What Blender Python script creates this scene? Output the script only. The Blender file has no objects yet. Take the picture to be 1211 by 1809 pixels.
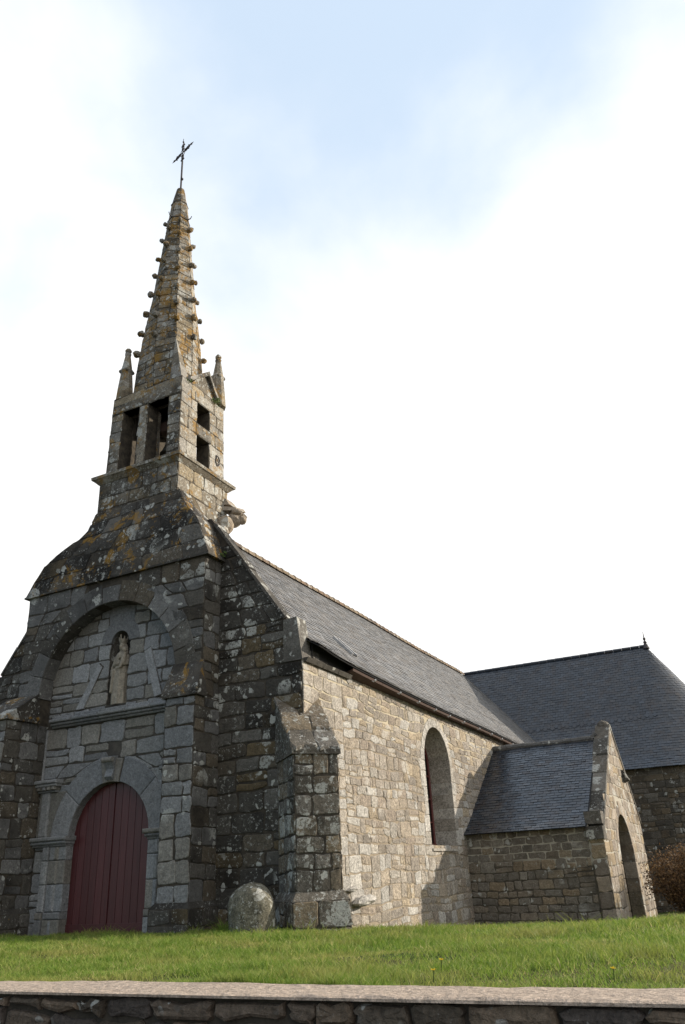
import bpy, bmesh, math, random
import numpy as np
from mathutils import Vector, Matrix
rng = random.Random(7)
sc = bpy.context.scene
# ---------------------------------------------------------------- camera, sky, sun, exposure
CAM = Vector((7.87, -13.93, 0.82))
PITCH, ROLL, YAW = math.radians(25.0), math.radians(-2.88), math.radians(-25.9)
fw = Vector((0, math.cos(PITCH), math.sin(PITCH))); up0 = Vector((0, -math.sin(PITCH), math.cos(PITCH))); x0 = Vector((1, 0, 0))
rt = x0 * math.cos(ROLL) + up0 * math.sin(ROLL); up = up0 * math.cos(ROLL) - x0 * math.sin(ROLL)
RZ = Matrix.Rotation(-YAW, 3, 'Z')
rt, up, fw = RZ @ rt, RZ @ up, RZ @ fw
cam = bpy.data.cameras.new('camera'); cam.sensor_fit = 'VERTICAL'; cam.sensor_height = 36.0
cam.lens = 36.0 * 1380.0 / 1809.0; cam.clip_end = 5000; cam.clip_start = 0.05
co = bpy.data.objects.new('camera', cam); sc.collection.objects.link(co); sc.camera = co
M = Matrix((rt, up, -fw)).transposed().to_4x4(); M.translation = CAM; co.matrix_world = M

SUN = Vector((1.0, 0.98, 0.45)).normalized()
sun = bpy.data.lights.new('sun', 'SUN'); sun.energy = 5.0; sun.angle = math.radians(0.53); sun.color = (1.0, 0.9, 0.76)
so = bpy.data.objects.new('sun', sun); sc.collection.objects.link(so)
so.rotation_euler = SUN.to_track_quat('Z', 'Y').to_euler(); so.location = (30, 30, 40)

world = bpy.data.worlds.new('World'); sc.world = world; world.use_nodes = True
nt = world.node_tree; nt.nodes.clear()
def N(nt, t, **kw):
    n = nt.nodes.new(t)
    for k, v in kw.items():
        if k in n.bl_rna.properties.keys(): setattr(n, k, v)
    return n
def L(nt, a, b): nt.links.new(a, b)
CLOUD_OFF = (8.2, 5.1, 1.0); GAP_DIR = Vector((-0.18, 0.57, 0.80)).normalized()
def build_world():
    out = N(nt, 'ShaderNodeOutputWorld'); mix = N(nt, 'ShaderNodeMixShader')
    sky = N(nt, 'ShaderNodeTexSky', sky_type='NISHITA', sun_disc=False)
    sky.sun_elevation = math.asin(SUN.z); sky.sun_rotation = math.atan2(SUN.x, SUN.y)
    sky.air_density = 1.0; sky.dust_density = 1.5; sky.ozone_density = 1.0
    bg = N(nt, 'ShaderNodeBackground'); bg.inputs['Strength'].default_value = 0.14
    cl = N(nt, 'ShaderNodeBackground'); cl.inputs['Color'].default_value = (1.0, 0.995, 0.985, 1); cl.inputs['Strength'].default_value = 1.0
    veil = N(nt, 'ShaderNodeBackground'); veil.inputs['Color'].default_value = (0.69, 0.83, 1.0, 1); veil.inputs['Strength'].default_value = 0.89
    L(nt, sky.outputs[0], bg.inputs['Color'])
    tc = N(nt, 'ShaderNodeTexCoord')
    sep = N(nt, 'ShaderNodeSeparateXYZ'); L(nt, tc.outputs['Generated'], sep.inputs[0])
    mp = N(nt, 'ShaderNodeMapping'); mp.inputs['Scale'].default_value = (1.0, 1.0, 1.25); mp.inputs['Location'].default_value = CLOUD_OFF
    L(nt, tc.outputs['Generated'], mp.inputs['Vector'])
    no = N(nt, 'ShaderNodeTexNoise'); no.inputs['Scale'].default_value = 2.6; no.inputs['Detail'].default_value = 7; no.inputs['Roughness'].default_value = 0.5
    no.inputs['Distortion'].default_value = 0.2
    L(nt, mp.outputs[0], no.inputs['Vector'])
    dot = N(nt, 'ShaderNodeVectorMath', operation='DOT_PRODUCT'); L(nt, tc.outputs['Generated'], dot.inputs[0]); dot.inputs[1].default_value = SUN
    def mth(op, a, b):
        m = N(nt, 'ShaderNodeMath', operation=op)
        for i, v in enumerate((a, b)):
            if isinstance(v, (int, float)): m.inputs[i].default_value = v
            else: L(nt, v, m.inputs[i])
        return m.outputs[0]
    def mr(v, a, b, lo=0.0, hi=1.0):
        r = N(nt, 'ShaderNodeMapRange'); r.interpolation_type = 'SMOOTHSTEP'; L(nt, v, r.inputs['Value'])
        for k, q in zip(('From Min', 'From Max', 'To Min', 'To Max'), (a, b, lo, hi)): r.inputs[k].default_value = q
        return r.outputs[0]
    # cloud cover: open overhead, closing towards the horizon and towards the sun; the half of the sky away from the sun is clear
    f = mth('ADD', mth('MULTIPLY', no.outputs['Fac'], 1.75), mth('MULTIPLY', dot.outputs['Value'], 0.52))
    f = mth('SUBTRACT', f, mth('MULTIPLY', sep.outputs['Z'], 0.85))
    # one broad opening in the cloud, high up
    gap = N(nt, 'ShaderNodeVectorMath', operation='DOT_PRODUCT'); L(nt, tc.outputs['Generated'], gap.inputs[0]); gap.inputs[1].default_value = GAP_DIR
    f = mth('ADD', f, mth('SUBTRACT', -0.02, mr(gap.outputs['Value'], 0.90, 1.0, 0.0, 0.50)))
    beh = mr(dot.outputs['Value'], -0.6, 0.0)
    fac = mth('MULTIPLY', mr(f, -0.25, 0.66), mth('ADD', mth('MULTIPLY', beh, 0.92), 0.08))
    hz = mth('MULTIPLY', mr(dot.outputs['Value'], -0.5, 0.1, 0.05, 1.0), 0.85)
    mix0 = N(nt, 'ShaderNodeMixShader'); L(nt, hz, mix0.inputs[0]); L(nt, bg.outputs[0], mix0.inputs[1]); L(nt, veil.outputs[0], mix0.inputs[2])
    L(nt, fac, mix.inputs[0]); L(nt, mix0.outputs[0], mix.inputs[1]); L(nt, cl.outputs[0], mix.inputs[2])
    L(nt, mix.outputs[0], out.inputs[0])
build_world()
vs = sc.view_settings; vs.view_transform = 'Standard'; vs.look = 'None'; vs.exposure = 0.3; vs.gamma = 1.0; vs.use_curve_mapping = False
sc.cycles.max_bounces = 6

# ---------------------------------------------------------------- helpers
COL = sc.collection
class MB:
    """collects polygons with a tone (random, hue, extra) and a material index"""
    def __init__(s): s.v = []; s.f = []; s.t = []; s.m = []
    def vert(s, p): s.v.append(tuple(p)); return len(s.v) - 1
    def face(s, ids, tone=(0.5, 0.5, 0.5), mi=0): s.f.append(tuple(ids)); s.t.append(tone); s.m.append(mi)
    def poly(s, pts, tone=(0.5, 0.5, 0.5), mi=0): s.face([s.vert(p) for p in pts], tone, mi)
    def prism(s, a, b, tone=(0.5, 0.5, 0.5), mi=0):
        """closed solid between two loops of equal length"""
        n = len(a); ia = [s.vert(p) for p in a]; ib = [s.vert(p) for p in b]
        s.face(ia[::-1], tone, mi); s.face(ib, tone, mi)
        for i in range(n):
            j = (i + 1) % n; s.face((ia[i], ia[j], ib[j], ib[i]), tone, mi)
    def box(s, x0, x1, y0, y1, z0, z1, tone=None, mi=0):
        tone = tone or rt3()
        s.prism([(x0, y0, z0), (x1, y0, z0), (x1, y1, z0), (x0, y1, z0)], [(x0, y0, z1), (x1, y0, z1), (x1, y1, z1), (x0, y1, z1)], tone, mi)
    def tube(s, pts, r, n=8, tone=(0.5, 0.5, 0.5), mi=0):
        rings = []
        for i, p in enumerate(pts):
            p = Vector(p); d = Vector(pts[min(i + 1, len(pts) - 1)]) - Vector(pts[max(i - 1, 0)]); d.normalize()
            u = d.orthogonal().normalized(); w = d.cross(u); rr = r[i] if isinstance(r, (list, tuple)) else r
            rings.append([s.vert(p + (u * math.cos(k * 2 * math.pi / n) + w * math.sin(k * 2 * math.pi / n)) * rr) for k in range(n)])
        for a, b in zip(rings, rings[1:]):
            for k in range(n): s.face((a[k], a[(k + 1) % n], b[(k + 1) % n], b[k]), tone, mi)
        s.face(rings[0][::-1], tone, mi); s.face(rings[-1], tone, mi)
    def ball(s, c, r, tone=(0.5, 0.5, 0.5), mi=0, sz=1.0, n=8, jit=0.0):
        c = Vector(c); m = n // 2 + 1; rows = []
        for i in range(m + 1):
            th = math.pi * i / m
            rows.append([s.vert(c + Vector((math.sin(th) * math.cos(2 * math.pi * k / n), math.sin(th) * math.sin(2 * math.pi * k / n), math.cos(th) * sz)) * r * (1 + rng.uniform(-jit, jit))) for k in range(n)])
        for a, b in zip(rows, rows[1:]):
            for k in range(n): s.face((a[k], b[k], b[(k + 1) % n], a[(k + 1) % n]), tone, mi)
    def build(s, name, mats, parent=None, smooth=False):
        me = bpy.data.meshes.new(name); me.from_pydata(s.v, [], s.f)
        if not isinstance(mats, (list, tuple)): mats = [mats]
        for m in mats: me.materials.append(m)
        me.polygons.foreach_set('material_index', s.m)
        if smooth: me.polygons.foreach_set('use_smooth', [True] * len(s.f))
        at = me.attributes.new('tone', 'FLOAT_COLOR', 'CORNER')
        cnt = np.array([len(f) for f in s.f]); t = np.array(s.t, float); t = np.concatenate([t, np.ones((len(t), 1))], 1)
        at.data.foreach_set('color', np.repeat(t, cnt, 0).ravel().astype(np.float32))
        me.validate(); me.update()
        o = bpy.data.objects.new(name, me); COL.objects.link(o)
        if parent: o.parent = parent
        return o
def rt3(): return (rng.random(), rng.random(), rng.random())
def empty(name, loc=(0, 0, 0)):
    o = bpy.data.objects.new(name, None); COL.objects.link(o); o.location = loc; o.empty_display_size = 0.2; return o
def tag(o, label=None, cat=None, group=None, kind=None):
    if label: o['label'] = label
    if cat: o['category'] = cat
    if group: o['group'] = group
    if kind: o['kind'] = kind
    return o
def crust_shade(lo, hi): return lambda a, z: (rng.random(), rng.random(), rng.uniform(lo, hi))  # heavier grime on the shaded front faces, painting their shade into the stone
def lerp(a, b, t): return a + (b - a) * t
def table(tab, z, k):
    if z <= tab[0][0]: return tab[0][k]
    for p, q in zip(tab, tab[1:]):
        if z <= q[0]: return lerp(p[k], q[k], (z - p[0]) / (q[0] - p[0]))
    return tab[-1][k]
def plane(O, U, Nn):
    O, U, Nn = Vector(O), Vector(U), Vector(Nn)
    return lambda a, b, h: Vector((O.x + U.x * a + Nn.x * h, O.y + U.y * a + Nn.y * h, O.z + b + Nn.z * h))

def stone(mb, mp, q, h=0.02, gap=0.010, bev=0.016, mi=0, tone=None, jit=0.011, flip=False):
    """one dressed stone; q = (a,b) corners, anticlockwise seen from outside"""
    cx = sum(p[0] for p in q) / 4; cy = sum(p[1] for p in q) / 4
    w = min(math.hypot(q[1][0] - q[0][0], q[1][1] - q[0][1]), math.hypot(q[2][0] - q[3][0], q[2][1] - q[3][1]))
    hh = min(math.hypot(q[3][0] - q[0][0], q[3][1] - q[0][1]), math.hypot(q[2][0] - q[1][0], q[2][1] - q[1][1]))
    if max(math.hypot(q[1][0] - q[0][0], q[1][1] - q[0][1]), w) < 0.05 or hh < 0.04: return
    tone = tone or rt3()
    def ring(ins, height, jj):
        fx = max(0.2, 1 - 2 * ins / max(w, 0.05)); fy = max(0.2, 1 - 2 * ins / max(hh, 0.05)); pts = []
        c4 = [(cx + (p[0] - cx) * fx, cy + (p[1] - cy) * fy) for p in q]
        for i in range(4):
            a, b = c4[i], c4[(i + 1) % 4]
            for t in (0.09, 0.5, 0.91): pts.append((lerp(a[0], b[0], t), lerp(a[1], b[1], t)))
        return [(p[0] + jj[k][0], p[1] + jj[k][1], height + jj[k][2]) for k, p in enumerate(pts)]
    jj = [(rng.gauss(0, jit), rng.gauss(0, jit), 0) for _ in range(12)]
    hs = h * rng.uniform(0.6, 1.25)
    j2 = [(a[0], a[1], rng.gauss(0, hs * 0.12)) for a in jj]
    A = ring(gap, -0.006, jj); B = ring(gap + bev * 0.45, hs * 0.75, jj); Cc = ring(gap + bev * 1.3, hs, j2)
    ia, ib, ic = [[mb.vert(mp(*p)) for p in R_] for R_ in (A, B, Cc)]
    c = mb.vert(mp(cx, cy, hs * rng.uniform(0.95, 1.3)))
    for k in range(12):
        n = (k + 1) % 12
        for r, s_ in ((ia, ib), (ib, ic)):
            f = (r[k], r[n], s_[n], s_[k]); mb.face(f[::-1] if flip else f, tone, mi)
        f = (ic[k], ic[n], c); mb.face(f[::-1] if flip else f, tone, mi)

def masonry(mb, mp, ivs, z0, z1, ch=(0.25, 0.4), cw=(0.35, 0.8), h=0.02, gap=0.009, split=0.12, mi=0, wave=0.018, flip=False, grow=0.0, jit=0.012, tonef=None, skip=None):
    z = z0; ph = rng.uniform(0, 9)
    wv = lambda a, zz: zz + (wave * math.sin(a * 1.3 + zz * 2.1 + ph) + wave * 0.6 * math.sin(a * 3.1 + zz + ph)) * (0 if (zz <= z0 + 1e-6 or zz >= z1 - 1e-6) else 1)
    while z < z1 - 0.02:
        cc = rng.uniform(*ch); zt = z + cc
        if z1 - zt < ch[0] * 0.6: zt = z1
        A, B = ivs(z + 1e-4), ivs(zt - 1e-4)
        if len(A) != len(B):
            n = min(len(A), len(B)); A, B = A[:n], B[:n]
            if n == 1 and len(ivs(z + 1e-4)) != len(ivs(zt - 1e-4)):
                big = ivs(z + 1e-4) if len(ivs(z + 1e-4)) > 1 else ivs(zt - 1e-4); A = B = big
        for (a0, a1), (b0, b1) in zip(A, B):
            L_ = max(a1 - a0, b1 - b0)
            if L_ < 0.06: continue
            us = [0.0]; x = 0.0
            while True:
                x += rng.uniform(*cw)
                if x > L_ - cw[0] * 0.55: break
                us.append(x / L_)
            us.append(1.0)
            for u0, u1 in zip(us, us[1:]):
                t0 = u0 + (rng.uniform(-.02, .02) / L_ if u0 > 0 else 0); 
                q = [(lerp(a0, a1, u0), z), (lerp(a0, a1, u1), z), (lerp(b0, b1, u1), zt), (lerp(b0, b1, u0), zt)]
                q = [(p[0], wv(p[0], p[1])) for p in q]
                if skip and skip((q[0][0] + q[2][0]) / 2, (z + zt) / 2): continue
                kw = dict(h=h, gap=gap, mi=mi, flip=flip, jit=jit)
                def T(): return tonef(q[0][0], z) if tonef else rt3()
                r = rng.random()
                if r < split and zt - z > 0.2:
                    m = rng.uniform(0.4, 0.6); ml, mr = [(lerp(q[0][i], q[3][i], m)) for i in (0, 1)], [(lerp(q[1][i], q[2][i], m)) for i in (0, 1)]
                    stone(mb, mp, [q[0], q[1], mr, ml], tone=T(), **kw); stone(mb, mp, [ml, mr, q[2], q[3]], tone=T(), **kw)
                else: stone(mb, mp, q, tone=T(), **kw)
        z = zt
def body(mb, mp, ivs, levels, th, mi=1):
    """solid backing wall, strip by strip between the given levels"""
    for z, zt in zip(levels, levels[1:]):
        A, B = ivs(z + 1e-4), ivs(zt - 1e-4)
        if len(A) != len(B):
            A = B = (A if len(A) > len(B) else B)
        for (a0, a1), (b0, b1) in zip(A, B):
            f = [mp(a0, z, 0), mp(a1, z, 0), mp(b1, zt, 0), mp(b0, zt, 0)]; g = [mp(a0, z, -th), mp(a1, z, -th), mp(b1, zt, -th), mp(b0, zt, -th)]
            mb.prism(g, f, (0.5, 0.5, 0.5), mi)
def levels(*spans):
    out = []
    for a, b, n in spans:
        for i in range(n): out.append(a + (b - a) * i / n)
    out.append(spans[-1][1]); return out
def archiv(x0, x1, holes):
    """interval function of a rectangle with round-headed openings (centre, half width, sill, spring)"""
    def f(z):
        iv = [(x0, x1)] if not callable(x0) else [x0(z)]
        for c, r, zs, zc in sorted(holes):
            w = 0
            if zs < z <= zc: w = r
            elif zc < z < zc + r: w = math.sqrt(r * r - (z - zc) ** 2)
            if w > 0.02:
                nv = []
                for a, b in iv:
                    if c + w <= a or c - w >= b: nv.append((a, b)); continue
                    if c - w > a: nv.append((a, c - w))
                    if c + w < b: nv.append((c + w, b))
                iv = nv
        return iv
    return f
def arch_ring(mb, mp, c, zc, r0, r1, d0, d1, n, th0=0.0, th1=math.pi, gap=0.008, mi=0, tones=None):
    """voussoirs: wedge blocks from height d1 (proud) back to depth d0"""
    for i in range(n):
        a, b = lerp(th0, th1, i / n), lerp(th0, th1, (i + 1) / n); ga = gap / r1; a += ga; b -= ga
        k = max(3, int((b - a) / 0.12)); f = []; g = []; f2 = []
        rr1 = r1 * rng.uniform(0.96, 1.04)
        out = [(c + math.cos(lerp(a, b, t / k)) * r0, zc + math.sin(lerp(a, b, t / k)) * r0) for t in range(k + 1)]
        out2 = [(c + math.cos(lerp(b, a, t / k)) * rr1, zc + math.sin(lerp(b, a, t / k)) * rr1) for t in range(k + 1)]
        loop = (out + out2)[::-1]; tn = tones[i] if tones else rt3()
        mid = (sum(p[0] for p in loop) / len(loop), sum(p[1] for p in loop) / len(loop))
        ins = [(lerp(p[0], mid[0], 0.05), lerp(p[1], mid[1], 0.05)) for p in loop]
        A = [mb.vert(mp(p[0], p[1], d0)) for p in loop]; B = [mb.vert(mp(p[0], p[1], d1 - 0.012)) for p in loop]; Cc = [mb.vert(mp(p[0], p[1], d1)) for p in ins]
        m = len(loop); mb.face(A, tn, mi); mb.face(Cc[::-1], tn, mi)
        for j in range(m):
            jn = (j + 1) % m; mb.face((A[j], B[j], B[jn], A[jn]), tn, mi); mb.face((B[j], Cc[j], Cc[jn], B[jn]), tn, mi)
def slab(mb, mp, a0, a1, b0, b1, h0, h1, tone=None, mi=0, bev=0.02):
    """bevelled block on a wall plane"""
    tone = tone or rt3()
    f = lambda i, h: [mp(a0 + i, b0 + i, h), mp(a1 - i, b0 + i, h), mp(a1 - i, b1 - i, h), mp(a0 + i, b1 - i, h)]
    A, B, Cc = [[mb.vert(p) for p in f(i, h)] for i, h in ((0, h0), (0, h1 - bev), (bev, h1))]
    mb.face(A[::-1], tone, mi); mb.face(Cc, tone, mi)
    for r, s_ in ((A, B), (B, Cc)):
        for k in range(4): mb.face((r[k], r[(k + 1) % 4], s_[(k + 1) % 4], s_[k]), tone, mi)

# ---------------------------------------------------------------- materials
def ramp_set(r, stops, interp='LINEAR'):
    cr = r.color_ramp; cr.interpolation = interp
    while len(cr.elements) > 1: cr.elements.remove(cr.elements[-1])
    for i, (p, c) in enumerate(stops):
        e = cr.elements[0] if i == 0 else cr.elements.new(p)
        e.position = p; e.color = (*c, 1) if len(c) == 3 else c
class Mat:
    def __init__(s, name, rough=0.92, spec=0.25):
        s.m = bpy.data.materials.new(name); s.m.use_nodes = True; s.nt = s.m.node_tree; s.nt.nodes.clear()
        s.out = N(s.nt, 'ShaderNodeOutputMaterial'); s.b = N(s.nt, 'ShaderNodeBsdfPrincipled'); L(s.nt, s.b.outputs[0], s.out.inputs[0])
        s.b.inputs['Roughness'].default_value = rough; s.b.inputs['Specular IOR Level'].default_value = spec
        tc = N(s.nt, 'ShaderNodeTexCoord'); s.co = tc.outputs['Object']
        at = N(s.nt, 'ShaderNodeAttribute'); at.attribute_name = 'tone'
        sp = N(s.nt, 'ShaderNodeSeparateColor'); L(s.nt, at.outputs['Color'], sp.inputs[0]); s.r, s.g, s.bb = sp.outputs[0], sp.outputs[1], sp.outputs[2]
    def setin(s, sock, v):
        if hasattr(v, 'is_output') or hasattr(v, 'links'): L(s.nt, v, sock)
        else: sock.default_value = (*v, 1) if isinstance(v, (tuple, list)) and len(v) == 3 and sock.type == 'RGBA' else v
    def noise(s, scale, detail=4, rough=0.55, co=None, dist=0.0, out='Fac'):
        n = N(s.nt, 'ShaderNodeTexNoise'); n.inputs['Scale'].default_value = scale; n.inputs['Detail'].default_value = detail; n.inputs['Roughness'].default_value = rough
        n.inputs['Distortion'].default_value = dist; L(s.nt, co or s.co, n.inputs['Vector']); return n.outputs[out]
    def math(s, op, a, b=0.0, c=None):
        m = N(s.nt, 'ShaderNodeMath', operation=op); s.setin(m.inputs[0], a); s.setin(m.inputs[1], b)
        if c is not None: s.setin(m.inputs[2], c)
        return m.outputs[0]
    def step(s, v, a, b, lo=0.0, hi=1.0):
        m = N(s.nt, 'ShaderNodeMapRange'); m.interpolation_type = 'SMOOTHSTEP'; s.setin(m.inputs['Value'], v)
        m.inputs['From Min'].default_value = a; m.inputs['From Max'].default_value = b; m.inputs['To Min'].default_value = lo; m.inputs['To Max'].default_value = hi; return m.outputs[0]
    def lin(s, v, a, b, lo, hi):
        m = N(s.nt, 'ShaderNodeMapRange'); s.setin(m.inputs['Value'], v)
        m.inputs['From Min'].default_value = a; m.inputs['From Max'].default_value = b; m.inputs['To Min'].default_value = lo; m.inputs['To Max'].default_value = hi; return m.outputs[0]
    def ramp(s, v, stops, interp='LINEAR'):
        r = N(s.nt, 'ShaderNodeValToRGB'); L(s.nt, v, r.inputs[0]); ramp_set(r, stops, interp); return r.outputs[0]
    def mix(s, f, a, b, mode='MIX'):
        m = N(s.nt, 'ShaderNodeMix', data_type='RGBA', blend_type=mode); s.setin(m.inputs[0], f); s.setin(m.inputs[6], a); s.setin(m.inputs[7], b); return m.outputs[2]
    def scale(s, c, f):
        m = N(s.nt, 'ShaderNodeVectorMath', operation='SCALE'); s.setin(m.inputs[0], c); s.setin(m.inputs[3], f); return m.outputs[0]
    def warp(s, amt, sc_):
        n = s.noise(sc_, 2, out='Color'); v = N(s.nt, 'ShaderNodeVectorMath', operation='MULTIPLY_ADD'); L(s.nt, n, v.inputs[0]); v.inputs[1].default_value = (amt,) * 3; L(s.nt, s.co, v.inputs[2]); return v.outputs[0]
    def spots(s, scale, rmax, co):
        v = N(s.nt, 'ShaderNodeTexVoronoi'); v.inputs['Scale'].default_value = scale; L(s.nt, co, v.inputs['Vector'])
        sp = N(s.nt, 'ShaderNodeSeparateColor'); L(s.nt, v.outputs['Color'], sp.inputs[0])
        rad = s.math('MULTIPLY', s.math('POWER', sp.outputs[0], 2.5), rmax)
        d = s.math('SUBTRACT', rad, v.outputs['Distance']); return s.step(d, 0.0, 0.05)
    def bump(s, hgt, dist=0.02, strength=0.7):
        b = N(s.nt, 'ShaderNodeBump'); b.inputs['Distance'].default_value = dist; b.inputs['Strength'].default_value = strength
        L(s.nt, hgt, b.inputs['Height']); L(s.nt, b.outputs[0], s.b.inputs['Normal'])
    def done(s, col, rough=None):
        s.setin(s.b.inputs['Base Color'], col)
        if rough is not None: s.setin(s.b.inputs['Roughness'], rough)
        return s.m
def stone_mat(name, pal, grime=0.5, grime_col=(0.022, 0.019, 0.016), white=0.5, orange=0.3, speck=0.5, spot=2.3, wcol=(0.5, 0.5, 0.46), mott=0.5):
    s = Mat(name)
    k = len(pal); base = s.ramp(s.g, [(i / k, c) for i, c in enumerate(pal)], 'CONSTANT')
    base = s.scale(base, s.lin(s.r, 0, 1, 0.82, 1.16))
    fine = s.noise(48, 3, 0.75); mid = s.noise(9, 5, 0.7); big = s.noise(1.1, 4, 0.6); grit = s.noise(21, 4, 0.75, dist=0.4)
    base = s.scale(base, s.lin(fine, 0.3, 0.7, 1 - speck * 0.55, 1 + speck * 0.5))
    base = s.scale(base, s.lin(mid, 0.3, 0.7, 1 - mott * 0.6, 1 + mott * 0.5))
    base = s.scale(base, s.lin(grit, 0.32, 0.68, 1 - speck * 0.6, 1 + speck * 0.5))
    w = s.warp(0.22, 5.5)
    # black weathering crust, patchy from stone to stone; belfry and spire fronts carry painted shade too
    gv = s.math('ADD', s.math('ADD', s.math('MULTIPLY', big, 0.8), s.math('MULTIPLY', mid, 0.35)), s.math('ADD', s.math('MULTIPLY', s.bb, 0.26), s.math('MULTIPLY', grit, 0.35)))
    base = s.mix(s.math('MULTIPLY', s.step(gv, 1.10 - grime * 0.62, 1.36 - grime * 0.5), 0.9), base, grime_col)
    if orange > 0:
        on = s.math('ADD', s.noise(2.6, 6, 0.68, dist=0.6), s.math('MULTIPLY', mid, 0.25))
        base = s.mix(s.math('MULTIPLY', s.step(on, 0.86 - orange * 0.26, 0.94 - orange * 0.24), 0.75), base, s.mix(fine, (0.16, 0.085, 0.015), (0.36, 0.2, 0.03)))
    if white > 0:
        brk = s.step(s.noise(19, 4, 0.8), 0.40, 0.5)
        area = s.step(s.noise(0.9, 3), 0.62 - white * 0.35, 0.75 - white * 0.3)
        m1 = s.math('MULTIPLY', s.math('MULTIPLY', s.spots(spot, 0.62, w), brk), area)
        m2 = s.math('MULTIPLY', s.spots(spot * 2.6, 0.5, w), s.step(s.noise(2.2, 2), 0.56 - white * 0.2, 0.66 - white * 0.15))
        m3 = s.math('MULTIPLY', s.step(s.noise(13, 6, 0.85), 0.64 - white * 0.1, 0.68 - white * 0.09), s.step(s.noise(1.9, 3, 0.6), 0.60 - white * 0.22, 0.68 - white * 0.2))
        mm = s.math('MAXIMUM', s.math('MAXIMUM', m1, m2), m3)
        base = s.mix(s.math('MULTIPLY', mm, 0.85), base, s.scale(wcol, s.lin(fine, 0.3, 0.7, 0.6, 1.15)))
    hh = s.math('ADD', s.math('MULTIPLY', mid, 0.6), s.math('ADD', s.math('MULTIPLY', fine, 0.2), s.math('MULTIPLY', grit, 0.45)))
    s.bump(hh, 0.04, 0.9)
    return s.done(base)
def mortar_mat(name, c0, c1, sc_=6.0, point=None, pz=None):
    s = Mat(name); f = s.noise(sc_, 5, 0.65); c = s.mix(s.step(f, 0.35, 0.65), c0, c1)
    if point:
        sp = N(s.nt, 'ShaderNodeSeparateXYZ'); L(s.nt, s.co, sp.inputs[0])
        zz = s.math('ADD', sp.outputs[2], s.math('MULTIPLY', s.noise(0.8, 2), 1.0))
        c = s.mix(s.step(zz, pz, pz + 0.25), c, point)
    s.bump(s.noise(45, 3), 0.01, 0.6); return s.done(c)
gable_pal = [(0.125, 0.105, 0.08), (0.095, 0.087, 0.075), (0.145, 0.11, 0.065), (0.105, 0.094, 0.08), (0.08, 0.073, 0.063), (0.16, 0.148, 0.13)]
portal_pal = [(0.215, 0.22, 0.225), (0.245, 0.245, 0.24), (0.19, 0.19, 0.19), (0.23, 0.215, 0.19), (0.255, 0.255, 0.255), (0.195, 0.183, 0.16)]
block_pal = [(0.125, 0.116, 0.102), (0.15, 0.146, 0.14), (0.105, 0.095, 0.08), (0.185, 0.18, 0.172), (0.13, 0.108, 0.08)]
nave_pal = [(0.285, 0.23, 0.165), (0.275, 0.23, 0.175), (0.305, 0.26, 0.205), (0.25, 0.21, 0.165), (0.315, 0.245, 0.155), (0.325, 0.29, 0.24), (0.265, 0.21, 0.155), (0.235, 0.20, 0.16), (0.355, 0.33, 0.29)]
belfry_pal = [(0.27, 0.235, 0.185), (0.32, 0.295, 0.25), (0.23, 0.20, 0.155), (0.30, 0.245, 0.165), (0.34, 0.315, 0.275)]
porch_pal = [(0.15, 0.125, 0.096), (0.13, 0.113, 0.092), (0.165, 0.134, 0.095), (0.14, 0.121, 0.098), (0.17, 0.132, 0.09), (0.12, 0.106, 0.088), (0.158, 0.142, 0.118)]
m_gable = stone_mat('dark_granite', [tuple(c * 0.78 for c in p) for p in gable_pal], 0.48, white=0.78, orange=0.22, grime_col=(0.014, 0.012, 0.010))
m_portal = stone_mat('grey_granite', portal_pal, 0.02, white=0.0, orange=0.0, speck=0.5, mott=0.35)
m_butt = stone_mat('brown_buttress_granite', [(0.17, 0.138, 0.10), (0.14, 0.122, 0.098), (0.19, 0.15, 0.10), (0.15, 0.135, 0.115)], 0.44, white=1.0, orange=0.22, grime_col=(0.022, 0.019, 0.015), speck=0.8)
m_block = stone_mat('weathered_granite', [tuple(c * 0.85 for c in p) for p in block_pal], 0.40, white=0.6, orange=0.12, grime_col=(0.016, 0.014, 0.012))
m_nave = stone_mat('tan_granite', [tuple(1.1 * (0.76 * c + 0.24 * sum(p) / 3) for c in p) for p in nave_pal], 0.17, grime_col=(0.10, 0.08, 0.06), white=0.55, orange=0.15, spot=1.9, wcol=(0.50, 0.465, 0.41), speck=0.9, mott=0.6)
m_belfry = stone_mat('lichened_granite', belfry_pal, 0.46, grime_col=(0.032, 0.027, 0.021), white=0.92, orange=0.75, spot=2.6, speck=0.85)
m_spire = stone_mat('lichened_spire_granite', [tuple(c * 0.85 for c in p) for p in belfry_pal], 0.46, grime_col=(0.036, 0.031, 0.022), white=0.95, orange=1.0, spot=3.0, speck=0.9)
m_pier = stone_mat('grey_pier_granite', [tuple(c * 0.9 for c in p) for p in portal_pal], 0.2, white=0.3, orange=0.08, grime_col=(0.03, 0.027, 0.023))
m_hood = stone_mat('lichened_slab_stone', [tuple(c * 0.8 for c in p) for p in gable_pal], 0.56, white=0.74, orange=0.74, grime_col=(0.014, 0.012, 0.010))
m_porch = stone_mat('brown_granite', [tuple(c * 1.3 for c in p) for p in porch_pal], 0.26, grime_col=(0.03, 0.026, 0.021), white=0.45, orange=0.1)
m_tran = stone_mat('dark_transept_granite', [tuple(c * 0.85 for c in p) for p in porch_pal], 0.36, grime_col=(0.03, 0.026, 0.021), white=0.5, orange=0.1)
m_pgable = stone_mat('pale_weathered_granite', [(0.30, 0.245, 0.185), (0.25, 0.21, 0.17), (0.33, 0.28, 0.225), (0.29, 0.225, 0.145)], 0.36, grime_col=(0.06, 0.047, 0.036), white=0.66, orange=0.3)
m_coping = stone_mat('dark_lichened_coping', [(0.12, 0.105, 0.085), (0.09, 0.083, 0.07), (0.15, 0.135, 0.115)], 0.45, white=0.75, orange=0.2)
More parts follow.
